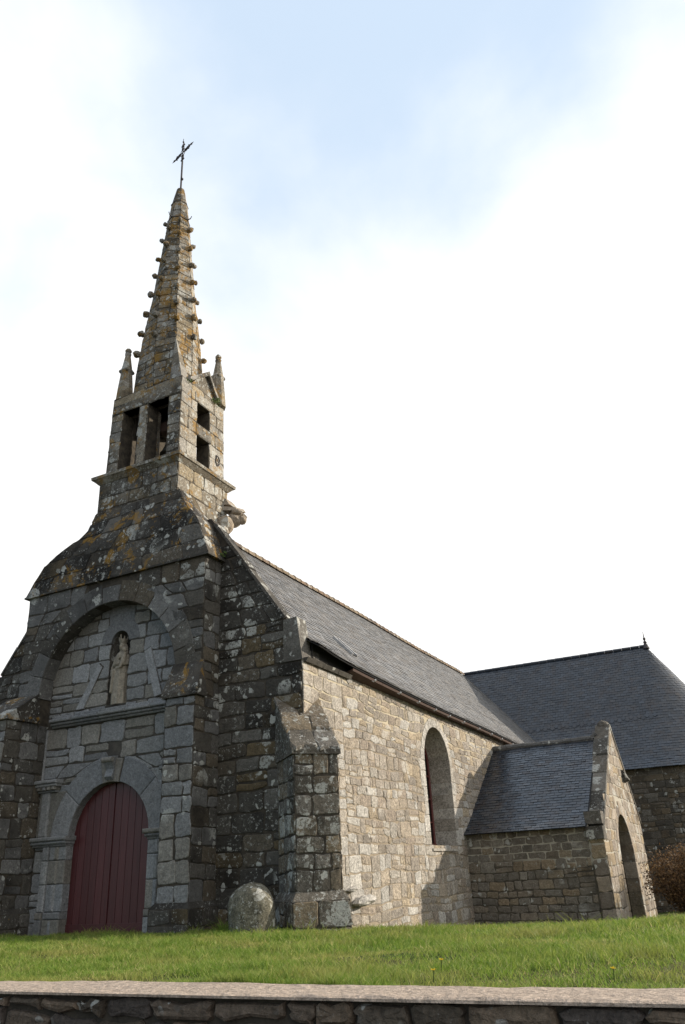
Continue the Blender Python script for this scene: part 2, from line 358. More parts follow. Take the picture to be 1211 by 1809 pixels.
m_low = stone_mat('low_wall_stone', [(0.13, 0.10, 0.075), (0.10, 0.08, 0.06), (0.16, 0.12, 0.085), (0.085, 0.07, 0.06)], 0.3, white=0.4, orange=0.15, spot=5)
m_statue = stone_mat('buff_statue_stone', [(0.36, 0.315, 0.25), (0.36, 0.315, 0.25)], 0.0, white=0.0, orange=0.04, speck=0.4)
mo_dark = mortar_mat('dark_joint', (0.035, 0.03, 0.024), (0.07, 0.058, 0.044))
mo_portal = mortar_mat('brown_joint', (0.055, 0.05, 0.043), (0.09, 0.08, 0.066))
mo_nave = mortar_mat('sandy_mortar', (0.21, 0.172, 0.125), (0.29, 0.24, 0.175), point=(0.42, 0.365, 0.265), pz=4.45)
mo_belfry = mortar_mat('belfry_joint', (0.04, 0.034, 0.027), (0.09, 0.075, 0.055))
mo_porch = mortar_mat('porch_joint', (0.055, 0.048, 0.038), (0.10, 0.085, 0.065), point=(0.36, 0.33, 0.27), pz=1.25)
mo_tran = mortar_mat('transept_joint', (0.055, 0.048, 0.038), (0.10, 0.085, 0.065), point=(0.33, 0.30, 0.25), pz=4.3)
def slate_mat(name, pal, rough=0.5, stain=(0.05, 0.035, 0.03), amt=0.4, spec=0.4):
    s = Mat(name, spec=spec); k = len(pal)
    c = s.ramp(s.g, [(i / k, p) for i, p in enumerate(pal)], 'CONSTANT'); c = s.scale(c, s.lin(s.r, 0, 1, 0.78, 1.2))
    mp_ = N(s.nt, 'ShaderNodeMapping'); mp_.inputs['Scale'].default_value = (1.6, 1.6, 0.35); L(s.nt, s.co, mp_.inputs['Vector'])
    st = s.noise(1.7, 6, 0.7, co=mp_.outputs[0]); c = s.mix(s.math('MULTIPLY', s.step(st, 0.48, 0.66), amt), c, stain)
    c = s.scale(c, s.lin(s.noise(18, 4, 0.7), 0.3, 0.7, 0.85, 1.15))
    sp = s.step(s.noise(11, 3, 0.7), 0.70, 0.74); c = s.mix(s.math('MULTIPLY', sp, 0.5), c, (0.3, 0.29, 0.26))
    s.bump(s.noise(30, 4, 0.7), 0.006, 0.6)
    return s.done(c, s.lin(s.bb, 0, 1, rough - 0.12, rough + 0.14))
m_slate_nave = slate_mat('old_grey_slate', [(0.15, 0.15, 0.152), (0.168, 0.167, 0.166), (0.132, 0.134, 0.138), (0.155, 0.147, 0.138)], 0.55, (0.15, 0.115, 0.09), 0.3)
m_slate_dark = slate_mat('blue_black_slate', [(0.026, 0.033, 0.045), (0.032, 0.040, 0.053), (0.021, 0.027, 0.037), (0.032, 0.035, 0.042)], 0.33, (0.035, 0.024, 0.02), 0.55, 0.5)
def plain(name, col, rough=0.7, spec=0.3, var=0.25, sc_=14, metal=0.0, bump=0.004):
    s = Mat(name, rough, spec); s.b.inputs['Metallic'].default_value = metal
    c = s.scale(col, s.lin(s.noise(sc_, 5, 0.65), 0.3, 0.7, 1 - var, 1 + var)); c = s.scale(c, s.lin(s.r, 0, 1, 0.88, 1.12))
    s.bump(s.noise(sc_ * 3, 4), bump, 0.5); return s.done(c)
m_iron = plain('rusty_wrought_iron', (0.05, 0.042, 0.042), 0.6, 0.4)
m_wood = plain('brown_eave_wood', (0.07, 0.042, 0.032), 0.8)
m_black = plain('boarding_and_gap_shade', (0.02, 0.02, 0.021), 0.8)
m_frame = plain('red_brown_window_paint', (0.11, 0.03, 0.026), 0.5)
m_glass = plain('dark_window_glass', (0.012, 0.013, 0.015), 0.08, 0.5, 0.1)
m_zinc = plain('pale_zinc', (0.4, 0.4, 0.4), 0.4, 0.5)
m_bronze = plain('dark_bronze', (0.05, 0.045, 0.032), 0.5, 0.5, metal=0.6)
m_terra = stone_mat('lichened_terracotta', [(0.19, 0.135, 0.095), (0.22, 0.17, 0.12), (0.16, 0.125, 0.10), (0.23, 0.18, 0.125)], 0.25, white=0.5, orange=0.3, spot=6)
m_cap = stone_mat('rough_cement_coping', [(0.40, 0.318, 0.25), (0.40, 0.318, 0.25)], 0.0, white=0.0, orange=0.0, speck=0.6, mott=0.15)
def door_mat():
    s = Mat('dark_red_door_paint', 0.42, 0.4)
    mp_ = N(s.nt, 'ShaderNodeMapping'); mp_.inputs['Scale'].default_value = (14, 14, 0.8); L(s.nt, s.co, mp_.inputs['Vector'])
    g = s.noise(3, 5, 0.6, co=mp_.outputs[0]); c = s.scale((0.078, 0.021, 0.022), s.lin(g, 0.3, 0.7, 0.8, 1.2)); c = s.scale(c, s.lin(s.r, 0, 1, 0.85, 1.15))
    s.bump(g, 0.003, 0.5); return s.done(c)
m_door = door_mat()
def lawn_mat():
    s = Mat('lawn_soil', 0.95, 0.1); a = s.noise(1.3, 5, 0.65); b = s.noise(22, 4, 0.7)
    c = s.mix(s.step(a, 0.35, 0.65), (0.035, 0.055, 0.012), (0.09, 0.085, 0.03)); c = s.scale(c, s.lin(b, 0.3, 0.7, 0.6, 1.3)); s.bump(b, 0.03, 0.8); return s.done(c)
m_lawn = lawn_mat()
def leaf_mat(name, stops, trans=0.4, rough=0.6, patch=None):
    m = Mat(name, rough, 0.25); c = m.ramp(m.r, stops)
    if patch is not None:
        f = m.step(m.noise(patch[0], 4, 0.6), 0.42, 0.66); c = m.mix(m.math('MULTIPLY', f, patch[2]), c, patch[1])
    tr = N(m.nt, 'ShaderNodeBsdfTranslucent'); mx = N(m.nt, 'ShaderNodeMixShader'); mx.inputs[0].default_value = trans
    L(m.nt, c, tr.inputs[0]); L(m.nt, m.b.outputs[0], mx.inputs[1]); L(m.nt, tr.outputs[0], mx.inputs[2]); L(m.nt, mx.outputs[0], m.out.inputs[0]); return m.done(c)
m_grass = leaf_mat('grass_blade', [(0, (0.10, 0.185, 0.022)), (0.45, (0.185, 0.275, 0.04)), (0.72, (0.30, 0.34, 0.08)), (0.9, (0.46, 0.41, 0.17)), (1, (0.56, 0.46, 0.24))], 0.45, 0.6, (1.1, (0.38, 0.32, 0.11), 0.5))
m_beech = leaf_mat('russet_leaf', [(0, (0.07, 0.042, 0.02)), (0.5, (0.15, 0.082, 0.036)), (1, (0.28, 0.17, 0.075))], 0.35)
m_green = leaf_mat('small_green_leaf', [(0, (0.05, 0.09, 0.02)), (1, (0.12, 0.17, 0.04))], 0.35)
m_flower = leaf_mat('yellow_petal', [(0, (0.7, 0.48, 0.02)), (1, (0.8, 0.6, 0.04))], 0.3)
m_twig = plain('brown_twig', (0.07, 0.045, 0.032), 0.85)
m_road = plain('grey_asphalt', (0.06, 0.058, 0.055), 0.9, 0.2, 0.3, 40)

# ---------------------------------------------------------------- ground
def gz(x, y):
    """height of the churchyard lawn"""
    if y < -1.0:
        t = min(1.0, (-1.0 - y) / 8.7); z = 0.27 * t * t * (3 - 2 * t) * 0.4 + 0.27 * t * 0.6
    else:
        yy = min(y, 11.0) + 1.0; z = -0.074 * yy - (0.02 * (min(y, 24) - 11) if y > 11 else 0)
    s = max(0.0, min(1.0, (y + 1) / 9)); z += 0.038 * max(-4, min(x, 14)) * s
    r = max(0.0, x - 5.0) * max(0.0, min(1.0, (y + 6) / 8)); z += 0.03 * min(r, 8)
    return z + 0.02 * math.sin(x * 1.1 + 0.7 * y) * math.sin(y * 0.9 + 1) + 0.012 * math.sin(x * 2.7 - y * 1.9)
WALL_F, WALL_B, CAPZ, ROADZ = -10.2, -9.77, 0.32, -0.78
def sheet(name, xs, ys, fz, mat):
    mb = MB(); ids = [[mb.vert((x, y, fz(x, y))) for x in xs] for y in ys]
    for j in range(len(ys) - 1):
        for i in range(len(xs) - 1): mb.face((ids[j][i], ids[j][i + 1], ids[j + 1][i + 1], ids[j + 1][i]))
    return tag(mb.build(name, mat, smooth=True), kind='structure')
xs = [-400, -150, -60, -30] + [-18 + 0.4 * i for i in range(100)] + [30, 60, 150, 400]
ys = [WALL_B - 0.03 + 0.4 * i for i in range(100)] + [40, 70, 150, 400]
sheet('lawn', xs, ys, gz, m_lawn)
sheet('road', [-400, -40, 0, 20, 40, 400], [-400, -60, -20, WALL_F - 0.02], lambda x, y: ROADZ, m_road)

def grass():
    r = np.random.default_rng(3); P = []
    # (x0,x1,y0,y1,count): denser near the camera
    for a in ((1.0, 9.5, -9.75, -8.2, 46000), (-1.5, 10, -8.2, -6.2, 50000), (-4.5, 11, -6.2, -3.6, 60000), (-8.5, 12, -3.6, -0.2, 70000), (0.2, 14, -0.6, 6, 46000), (3.0, 16, 6, 14, 26000)):
        n = a[4]; x = r.uniform(a[0], a[1], n); y = r.uniform(a[2], a[3], n); P.append(np.stack([x, y], 1))
    # taller fringe along the back of the coping and along wall feet
    n = 9000; P.append(np.stack([r.uniform(1.0, 9.5, n), WALL_B + 0.02 + np.abs(r.normal(0, 0.05, n))], 1)); nf = n
    n = 4000; P.append(np.stack([r.uniform(-7.5, 0.9, n), -0.98 - np.abs(r.normal(0, 0.1, n))], 1))
    n = 5000; yy = r.uniform(0.5, 9.2, n); P.append(np.stack([0.03 + np.abs(r.normal(0, 0.08, n)), yy], 1))
    tb = sum(len(q) for q in P)
    for tx, ty, sp_, m in ((-0.95, -1.35, 0.10, 220), (-1.6, -1.05, 0.14, 160), (-4.1, -0.75, 0.3, 260), (0.16, 2.9, 0.12, 240), (0.2, 4.6, 0.16, 160), (0.25, 8.2, 0.2, 200), (1.4, 9.0, 0.3, 200), (3.6, -6.4, 0.3, 260), (7.3, -7.2, 0.3, 260), (6.0, -3.0, 0.5, 300), (2.0, -4.0, 0.4, 260), (8.2, -5.0, 0.4, 260), (7.6, -1.5, 0.5, 300)):
        P.append(np.stack([r.normal(tx, sp_, m), r.normal(ty, sp_ * 0.7, m)], 1))
    big = np.concatenate([np.zeros(tb, bool), np.ones(sum(len(q) for q in P) - tb, bool)])
    P = np.concatenate(P); n = len(P)
    hole = np.sin(P[:, 0] * 2.3 - 1.1 * P[:, 1] + 0.7) * np.sin(P[:, 1] * 2.9 + 0.9 * P[:, 0]) + 0.6 * np.sin(P[:, 0] * 6.1 + 2.7 * P[:, 1]) * np.sin(P[:, 1] * 7.3)
    keep = (hole < 0.62) | (r.random(n) < 0.35) | big; P = P[keep]; big = big[keep]; n = len(P)
    tri = (np.sin(P[:, 0] * 1.9 + 0.6 * P[:, 1]) * np.sin(P[:, 1] * 1.6 + 0.8) + np.sin(P[:, 0] * 4.3 - P[:, 1] * 3.1) * 0.5)
    dist = np.hypot(P[:, 0] - CAM.x, P[:, 1] - CAM.y)
    hgt = (0.043 + 0.018 * tri) * r.uniform(0.5, 1.5, n); tuft = np.sin(P[:, 0] * 7.7 + 3.1 * P[:, 1]) * np.sin(P[:, 1] * 8.9 - 2.3 * P[:, 0]); hgt = hgt * (1 + 0.55 * np.clip(tuft, -0.6, 1)); hgt = np.clip(hgt, 0.015, 0.13) * np.clip(0.75 + dist / 30, 0.8, 1.25); hgt = np.where(big, np.maximum(hgt, 0.05) * 2.0, hgt)
    wid = np.clip(0.0009 * dist, 0.0035, 0.011) * r.uniform(0.7, 1.3, n)
    ang = r.uniform(0, 2 * np.pi, n); lean = r.uniform(0.3, 1.5, n) * hgt; la = r.uniform(0, 2 * np.pi, n)
    Z = np.array([gz(float(x), float(y)) for x, y in P])
    base = np.concatenate([P, Z[:, None] - 0.005], 1)
    d = np.stack([np.cos(ang), np.sin(ang), np.zeros(n)], 1) * wid[:, None]
    ld = np.stack([np.cos(la) * lean, np.sin(la) * lean, np.zeros(n)], 1)
    v0 = base - d / 2; v1 = base + d / 2
    mid = base + ld * 0.35 + np.stack([np.zeros(n), np.zeros(n), hgt * 0.6], 1)
    v2 = mid + d * 0.38; v3 = mid - d * 0.38; v4 = base + ld + np.stack([np.zeros(n), np.zeros(n), hgt], 1)
    V = np.stack([v0, v1, v2, v3, v4], 1).reshape(-1, 3)
    me = bpy.data.meshes.new('grass'); me.vertices.add(5 * n); me.vertices.foreach_set('co', V.ravel().astype(np.float32))
    k = np.arange(n) * 5; loops = np.stack([k, k + 1, k + 2, k + 3, k + 3, k + 2, k + 4], 1).ravel()
    me.loops.add(7 * n); me.loops.foreach_set('vertex_index', loops.astype(np.int32)); me.polygons.add(2 * n)
    st = np.stack([np.arange(n) * 7, np.arange(n) * 7 + 4], 1).ravel(); me.polygons.foreach_set('loop_start', st.astype(np.int32))
    me.polygons.foreach_set('loop_total', np.tile([4, 3], n).astype(np.int32))
    at = me.attributes.new('tone', 'FLOAT_COLOR', 'CORNER'); rr = np.clip(r.beta(1.6, 2.4, n) - 0.08 * tri, 0, 1)
    t = np.stack([rr, rr, rr, np.ones(n)], 1); at.data.foreach_set('color', np.repeat(t, 7, 0).ravel().astype(np.float32))
    me.materials.append(m_grass); me.update(calc_edges=True); me.validate()
    o = bpy.data.objects.new('grass', me); COL.objects.link(o)
    tag(o, 'short green and straw coloured grass covering the churchyard lawn', 'grass', kind='stuff')
grass()

# ---------------------------------------------------------------- low boundary wall
def low_wall():
    t = tag(empty('boundary_wall', (4, WALL_F, ROADZ)), 'low dark rubble boundary wall with a smooth pale coping along the lawn', 'wall')
    off = Matrix.Translation((-4, -WALL_F, -ROADZ))
    mb = MB(); mp = plane((0, WALL_F + 0.045, 0), (1, 0, 0), (0, -1, 0)); iv = lambda z: [(-30, 30)]
    body(mb, mp, iv, [ROADZ - 0.2, CAPZ - 0.022], WALL_B - WALL_F - 0.06)
    masonry(mb, mp, lambda z: [(-3.0, 12.0)], ROADZ - 0.02, CAPZ - 0.022, (0.09, 0.17), (0.14, 0.42), 0.035, 0.007, 0.0, wave=0.02, jit=0.008)
    o = mb.build('rubble_face', [m_low, mo_dark], t); o.data.transform(off)
    mb = MB(); xs_ = np.arange(-30, 30.01, 0.12); prev = None
    for x in xs_:
        w = lambda k: 0.004 * math.sin(x * 1.7 + k) + rng.gauss(0, 0.002); f = WALL_F + 0.012 * math.sin(x * 0.8); 
        ring = [mb.vert(p) for p in ((x, WALL_B, CAPZ - 0.07), (x, WALL_B, CAPZ + w(0) - 0.012), (x, WALL_B - 0.03, CAPZ + w(0)), (x, f + 0.2, CAPZ + w(2) * 0.6), (x, f + 0.03, CAPZ + w(3)), (x, f + w(4) * 0.5, CAPZ - 0.004), (x, f + w(5) * 0.5, CAPZ - 0.016), (x, f + 0.04, CAPZ - 0.020))]
        if prev:
            for k in range(8): mb.face((prev[k], ring[k], ring[(k + 1) % 8], prev[(k + 1) % 8]))
        prev = ring
    o = mb.build('coping', m_cap, t); o.data.transform(off)
low_wall()
# ---------------------------------------------------------------- the church
church = tag(empty('church', (-4.6, 8, 0)), 'old granite parish church with a crocketed spire, slate roofs and red door', 'church')
CH = Matrix.Translation((4.6, -8, 0))
PARTS = []
def part(mb, name, mats, parent=None, smooth=False, label=None):
    o = mb.build(name, mats, parent or church, smooth); o.data.transform(CH) ; PARTS.append(o)
    if label: o['label'] = label
    return o
# --- west gable
def gable():
    mp = plane((0, 0, 0), (1, 0, 0), (0, -1, 0))
    def R_(z): return -0.02 if z < 4.92 else (-0.10 * (z - 4.92) / 0.96 if z < 5.88 else -0.36 - (z - 5.88) / 1.405)
    def iv(z):
        r = R_(z); l = -9.25 - r
        if z < 7.2: return [(l, -6.95), (-2.35, r)]
        return [(l, r)] if r - l > 0.1 else []
    def ivr(z):
        r = R_(z); l = -9.25 - r
        if z < 7.2: return [(l, -7.1), (-2.15, r)]
        return [(l, -7.0), (-2.2, r)] if r > -2.15 else []
    mb = MB(); body(mb, mp, iv, levels((-1.2, 4.92, 1), (4.92, 5.88, 2), (5.88, 7.2, 2), (7.2, 8.75, 3)), 0.27)
    masonry(mb, mp, ivr, -0.3, 4.92, (0.26, 0.42), (0.4, 0.85), 0.022, 0.012, 0.1)
    masonry(mb, mp, ivr, 4.92, 5.88, (0.28, 0.42), (0.4, 0.8), 0.022, 0.012, 0.1)
    masonry(mb, mp, ivr, 5.88, 7.95, (0.28, 0.42), (0.35, 0.75), 0.022, 0.012, 0.1)
    # return of the gable seen along the nave side
    mp2 = plane((0, 0, 0), (0, 1, 0), (1, 0, 0))
    g = part(mb, 'gable_wall', [m_gable, mo_dark])
    for sgn in (1, -1):
        mb = MB()
        for i in range(4):
            def P(s_, d, y): 
                x = -0.38 - s_ * 0.5796; z = 5.90 + s_ * 0.8149
                x, z = x + d * 0.8149, z + d * 0.5796
                return (x if sgn > 0 else -9.25 - x, y, z)
            s0, s1 = i * 0.82 + 0.006, (i + 1) * 0.82 - 0.006; o0 = rng.uniform(-.015, .015); e = rng.uniform(-.012, .012)
            A = [P(s0, -0.028, -0.05 + e), P(s1, -0.028, -0.05 + e), P(s1, 0.03 + o0, -0.03 + e), P(s0, 0.03 + o0, -0.03 + e)]
            B = [(p[0], 0.29, p[2]) for p in A]; mb.prism(A, B) if sgn < 0 else mb.prism(A[::-1], B[::-1])
            mb.t[-6:] = [rt3()] * 6
        part(mb, 'gable_coping', m_gable, g)
    mb = MB()   # kneeler block at the foot of the coping, leaning slightly inwards
    mb.prism([(-0.42, -0.035, 4.94), (0.03, -0.035, 4.94), (0.03, 0.40, 4.94), (-0.42, 0.40, 4.94)], [(-0.42, -0.03, 5.86), (-0.09, -0.03, 5.88), (-0.09, 0.36, 5.88), (-0.42, 0.36, 5.86)], (0.7, 0.9, 0.2))
    for y0, y1, a in ((0.40, 0.72, 5.2), (0.72, 1.1, 5.08)): mb.box(-0.2, 0.04, y0, y1 - 0.01, 4.97, a)
    part(mb, 'kneeler', m_gable, g)
gable()
# --- portal block
AC, AR, AZ = -4.8, 2.0, 4.95
def portal():
    BL, BR = -7.5, -2.09
    mp = plane((0, -0.60, 0), (1, 0, 0), (0, -1, 0))
    iv = archiv(BL, BR, [(AC, AR + 0.03, -2, AZ)])
    mb = MB(); body(mb, mp, iv, levels((-1.0, AZ, 1), (AZ, AZ + AR + 0.03, 14), (AZ + AR + 0.03, 7.62, 1)), 0.60)
    masonry(mb, mp, archiv(BL, BR, [(AC, AR + 0.28, -2, AZ)]), 4.3, 7.60, (0.28, 0.42), (0.4, 0.85), 0.02, 0.011, 0.1)
    masonry(mb, mp, lambda z: [(BL, AC - AR), (AC + AR, BR)], 3.4, 4.3, (0.28, 0.4), (0.4, 0.8), 0.02, 0.011)
    side = plane((BR, -0.60, 0), (0, 1, 0), (1, 0, 0))
    masonry(mb, side, lambda z: [(0.0, 0.6)], -0.3, 7.6, (0.28, 0.42), (0.25, 0.6), 0.02, 0.011)
    p = part(mb, 'portal', [m_block, mo_dark])
    mb = MB(); arch_ring(mb, mp, AC, AZ, AR, AR + 0.46, -0.42, 0.024, 13); part(mb, 'great_arch', m_block, p)
    # recessed door wall
    DY = -0.22; mw = plane((0, DY, 0), (1, 0, 0), (0, -1, 0)); DC, DR, DZ = -4.69, 1.11, 1.82; NC, NR, NZ = -4.75, 0.27, 6.06
    holes = [(DC, DR + 0.03, -2, DZ), (NC, NR + 0.02, 4.6, NZ)]
    lv = levels((-1, DZ, 1), (DZ, DZ + DR + 0.03, 12), (DZ + DR + 0.03, 4.6, 1), (4.6, NZ, 1), (NZ, NZ + NR + 0.02, 8), (NZ + NR + 0.02, 6.98, 1))
    mb = MB(); body(mb, mw, archiv(-6.9, -2.7, holes), lv, 0.5)
    W0, W1 = AC - AR + 0.01, AC + AR - 0.01
    h2 = [(DC, DR + 0.5, -2, DZ), (NC, NR + 0.005, 4.6, NZ)]
    masonry(mb, mw, archiv(W0, W1, h2), -0.2, 4.26, (0.26, 0.45), (0.35, 0.9), 0.022, 0.013, 0.15, wave=0.006)
    masonry(mb, mw, archiv(W0, W1, [(NC, NR + 0.005, 4.6, NZ)]), 4.52, 4.62, (0.1, 0.12), (0.3, 0.5), 0.016, 0.012)
    dl = lambda x, z: abs(abs(x - NC) - (1.12 - (z - 4.6) * 0.3)) < 0.0
    masonry(mb, mw, archiv(W0, W1, [(NC, NR + 0.005, 4.6, NZ)]), 4.62, NZ, (0.3, 0.45), (0.35, 0.7), 0.02, 0.013, 0.15, wave=0.006)
    masonry(mb, mw, lambda z: [(AC - AR + 0.1, NC - 0.4), (NC + 0.4, AC + AR - 0.1)], NZ, 6.95, (0.28, 0.4), (0.35, 0.7), 0.02, 0.013, 0.1, wave=0.006)
    masonry(mb, mw, lambda z: [(NC - 0.4, NC + 0.4)], NZ + 0.36, 6.98, (0.3, 0.5), (0.9, 1.0), 0.02, 0.013, 0)
    # slanting relieving stones either side of the niche
    for pts in ((( -5.93, 4.62), (-5.70, 4.62), (-5.22, 5.52), (-5.34, 5.62)), ((-3.62, 4.62), (-3.42, 4.66), (-3.80, 5.78), (-3.98, 5.70))):
        mx_, my_ = sum(q[0] for q in pts) / 4, sum(q[1] for q in pts) / 4; big_ = [(a + math.copysign(0.022, a - mx_), b + math.copysign(0.02, b - my_)) for a, b in pts]
        mb.prism([mw(a, b, -0.01) for a, b in big_], [mw(a, b, 0.032) for a, b in big_], (0.5, 0.5, 0.5), 1); mb.prism([mw(a, b, 0.0) for a, b in pts], [mw(a, b, 0.05) for a, b in pts], (0.85, 0.7, 0.2))
    dw = part(mb, 'door_wall', [m_portal, mo_portal], p)
    mb = MB(); arch_ring(mb, mw, NC, NZ, NR, NR + 0.32, -0.3, 0.028, 1); part(mb, 'niche_arch', m_portal, p)
    mb = MB()   # niche: curved back and shell-like head
    n = 10
    col = [[(NC + math.cos(math.pi * k / n) * (NR + 0.01), DY + 0.02 + math.sin(math.pi * k / n) * 0.3, z) for k in range(n + 1)] for z in (4.55, NZ)]
    for k in range(n): mb.poly([col[0][k], col[0][k + 1], col[1][k + 1], col[1][k]])
    for i in range(5):
        t0, t1 = i * math.pi / 10, (i + 1) * math.pi / 10
        for k in range(n):
            q = [(NC + math.cos(math.pi * kk / n) * (NR + 0.01) * math.cos(t), DY + 0.02 + math.sin(math.pi * kk / n) * 0.3 * math.cos(t), NZ + (NR + 0.01) * math.sin(t)) for kk, t in ((k, t0), (k + 1, t0), (k + 1, t1), (k, t1))]
            mb.poly(q)
    mb.box(NC - 0.3, NC + 0.3, DY - 0.03, DY + 0.33, 4.5, 4.6)
    part(mb, 'niche', m_block, p)
    # door surround: four voussoirs, keystone, jambs, imposts, capitals
    mb = MB(); sp = [(-8, 42), (42, 78), (102, 142), (142, 188)]
    for a, b in sp: arch_ring(mb, mw, DC, DZ, DR, DR + 0.54, -0.2, 0.05, 1, math.radians(max(a, 0)), math.radians(min(b, 180)), gap=0.006)
    arch_ring(mb, mw, DC, DZ, DR - 0.01, DR + 0.5, -0.2, 0.07, 1, math.radians(78.5), math.radians(101.5), gap=0.004)
    part(mb, 'door_arch', m_portal, p)
    mb = MB()   # scrolled keystone
    prof = [(2.96, 0.10), (3.02, 0.16), (3.10, 0.12), (3.18, 0.10), (3.26, 0.15), (3.34, 0.22), (3.42, 0.20), (3.46, 0.06)]
    for (za, ha), (zb, hb) in zip(prof, prof[1:]):
        wa, wb = 0.10 + 0.05 * (za - 2.96), 0.10 + 0.05 * (zb - 2.96)
        mb.prism([mw(DC - wa, za, 0), mw(DC + wa, za, 0), mw(DC + wb, zb, 0), mw(DC - wb, zb, 0)], [mw(DC - wa, za, ha), mw(DC + wa, za, ha), mw(DC + wb, zb, hb), mw(DC - wb, zb, hb)], (0.6, 0.1, 0.1))
    mb.tube([mw(DC - 0.15, 3.37, 0.2), mw(DC + 0.15, 3.37, 0.2)], 0.055, 10)
    part(mb, 'keystone', m_portal, p)
    for sg in (-1, 1):
        X = lambda a, b: (DC + sg * a, DC + sg * b) if sg > 0 else (DC - b, DC - a)
        mb = MB(); z = -0.1
        for zt in (0.28, 0.42, 0.95, 1.42, 1.70):
            a, b = X(DR, DR + 0.48); slab(mb, mw, a, b, z + 0.004, zt - 0.004, -0.2, 0.06 if zt > 0.42 else 0.09)
            a, b = X(DR + 0.48, DR + 0.66); slab(mb, mw, a, b, z + 0.004, zt - 0.004, -0.02, 0.10 if zt > 0.42 else 0.14)
            a, b = X(DR + 0.2, DR + 0.32); slab(mb, mw, a, b, z + 0.006, zt - 0.006, 0.0, 0.095, bev=0.03)
            z = zt
        a, b = X(DR + 0.12, DR + 0.98); slab(mb, mw, a, b, 1.90, 2.84, -0.02, 0.042)
        a, b = X(DR + 0.62, DR + 0.86); slab(mb, mw, a, b, 1.90, 2.84, 0.0, 0.10, bev=0.03)
        a, b = X(DR + 0.95, DR + 1.2); slab(mb, mw, a, b, 3.12, 4.26, 0.0, 0.045)
        part(mb, 'jamb', m_portal, p)
        mb = MB()
        for za, zb, hh, ex in ((1.70, 1.745, 0.10, 0), (1.745, 1.81, 0.15, 0.03), (1.81, 1.90, 0.19, 0.06)):
            a, b = X(DR - ex, DR + 1.12 + ex); slab(mb, mw, a, b, za, zb, -0.2, hh, bev=0.025)
        part(mb, 'impost', m_portal, p)
        mb = MB()
        for za, zb, hh, ex in ((2.84, 2.88, 0.12, 0.0), (2.88, 2.96, 0.15, 0.02), (2.96, 3.02, 0.19, 0.06), (3.02, 3.10, 0.23, 0.09)):
            a, b = X(DR + 0.42 - ex, DR + 0.98 + ex); slab(mb, mw, a, b, za, zb, -0.02, hh, bev=0.018)
        for k in range(4):
            a, b = X(DR + 0.42 + k * 0.14, DR + 0.5 + k * 0.14); slab(mb, mw, a, b, 2.885, 2.955, 0, 0.185, bev=0.01)
        part(mb, 'capital', m_portal, p)
    mb = MB(); xs_ = [-6.58, -5.9, -5.1, -4.3, -3.6, -2.85]
    for a, b in zip(xs_, xs_[1:]):
        tn = rt3()
        for za, zb, hh in ((4.26, 4.31, 0.10), (4.31, 4.37, 0.16), (4.37, 4.45, 0.22), (4.45, 4.53, 0.13)): slab(mb, mw, a + 0.003, b - 0.003, za, zb, -0.02, hh, tn, bev=0.02)
    part(mb, 'string_course', m_portal, p)
    # piers with sloping caps
    for (a, b, yf, zc, zt, yt) in ((-2.82, -2.06, -0.85, 4.36, 5.15, -0.60), (-7.75, -6.80, -1.42, 4.36, 5.05, -0.60)):
        mb = MB(); mf = plane((0, yf, 0), (1, 0, 0), (0, -1, 0)); ivp = lambda z: [(a, b)]
        body(mb, mf, ivp, [-1.0, zc], -yf)
        masonry(mb, mf, ivp, 0.5, zc, (0.26, 0.46), (0.3, 0.62), 0.018, 0.01, 0.1, mi=2)
        mr = plane((b, yf, 0), (0, 1, 0), (1, 0, 0)); ml = plane((a, yf, 0), (0, -1, 0), (-1, 0, 0))
        masonry(mb, mr, lambda z: [(0, -yf if b > -3 else -yf - 0.22)], 0.5, zc, (0.26, 0.42), (0.3, 0.6), 0.018, 0.01, 0.1)
        masonry(mb, ml, lambda z: [(yf, 0.0)], 0.5, zc, (0.26, 0.42), (0.3, 0.6), 0.018, 0.01, 0.1)
        pr = part(mb, 'pier', [m_block, mo_dark, m_pier], p)
        mb = MB()   # plinth
        mb.prism([(a - 0.09, yf - 0.1, -0.8), (b + 0.09, yf - 0.1, -0.8), (b + 0.09, 0, -0.8), (a - 0.09, 0, -0.8)], [(a - 0.09, yf - 0.1, 0.42), (b + 0.09, yf - 0.1, 0.42), (b + 0.09, 0, 0.42), (a - 0.09, 0, 0.42)], (0.2, 0.6, 0.8), 1)
        mb.prism([(a - 0.09, yf - 0.1, 0.421), (b + 0.09, yf - 0.1, 0.421), (b + 0.09, 0, 0.421), (a - 0.09, 0, 0.421)], [(a, yf, 0.54), (b, yf, 0.54), (b, 0, 0.54), (a, 0, 0.54)], (0.4, 0.3, 0.8), 0)
        masonry(mb, plane((0, yf - 0.1, 0), (1, 0, 0), (0, -1, 0)), lambda z: [(a - 0.09, b + 0.09)], -0.2, 0.42, (0.3, 0.35), (0.4, 0.6), 0.012)
        masonry(mb, plane((b + 0.09, yf - 0.1, 0), (0, 1, 0), (1, 0, 0)), lambda z: [(0, -yf + 0.1)], -0.2, 0.42, (0.3, 0.35), (0.4, 0.6), 0.012)
        part(mb, 'plinth', [m_gable, mo_dark], pr)
        mb = MB(); o = 0.07
        A = [(a - o, yf - o, zc), (b + o, yf - o, zc), (b + o, yt + 0.05, zc), (a - o, yt + 0.05, zc)]
        B = [(a - o, yf - o, zc + 0.09), (b + o, yf - o, zc + 0.09), (b + o * 0.3, yt - 0.02, zt), (a - o * 0.3, yt - 0.02, zt)]
        mb.prism(A, B[:2] + [(b + o, yt + 0.05, zc + 0.09), (a - o, yt + 0.05, zc + 0.09)])
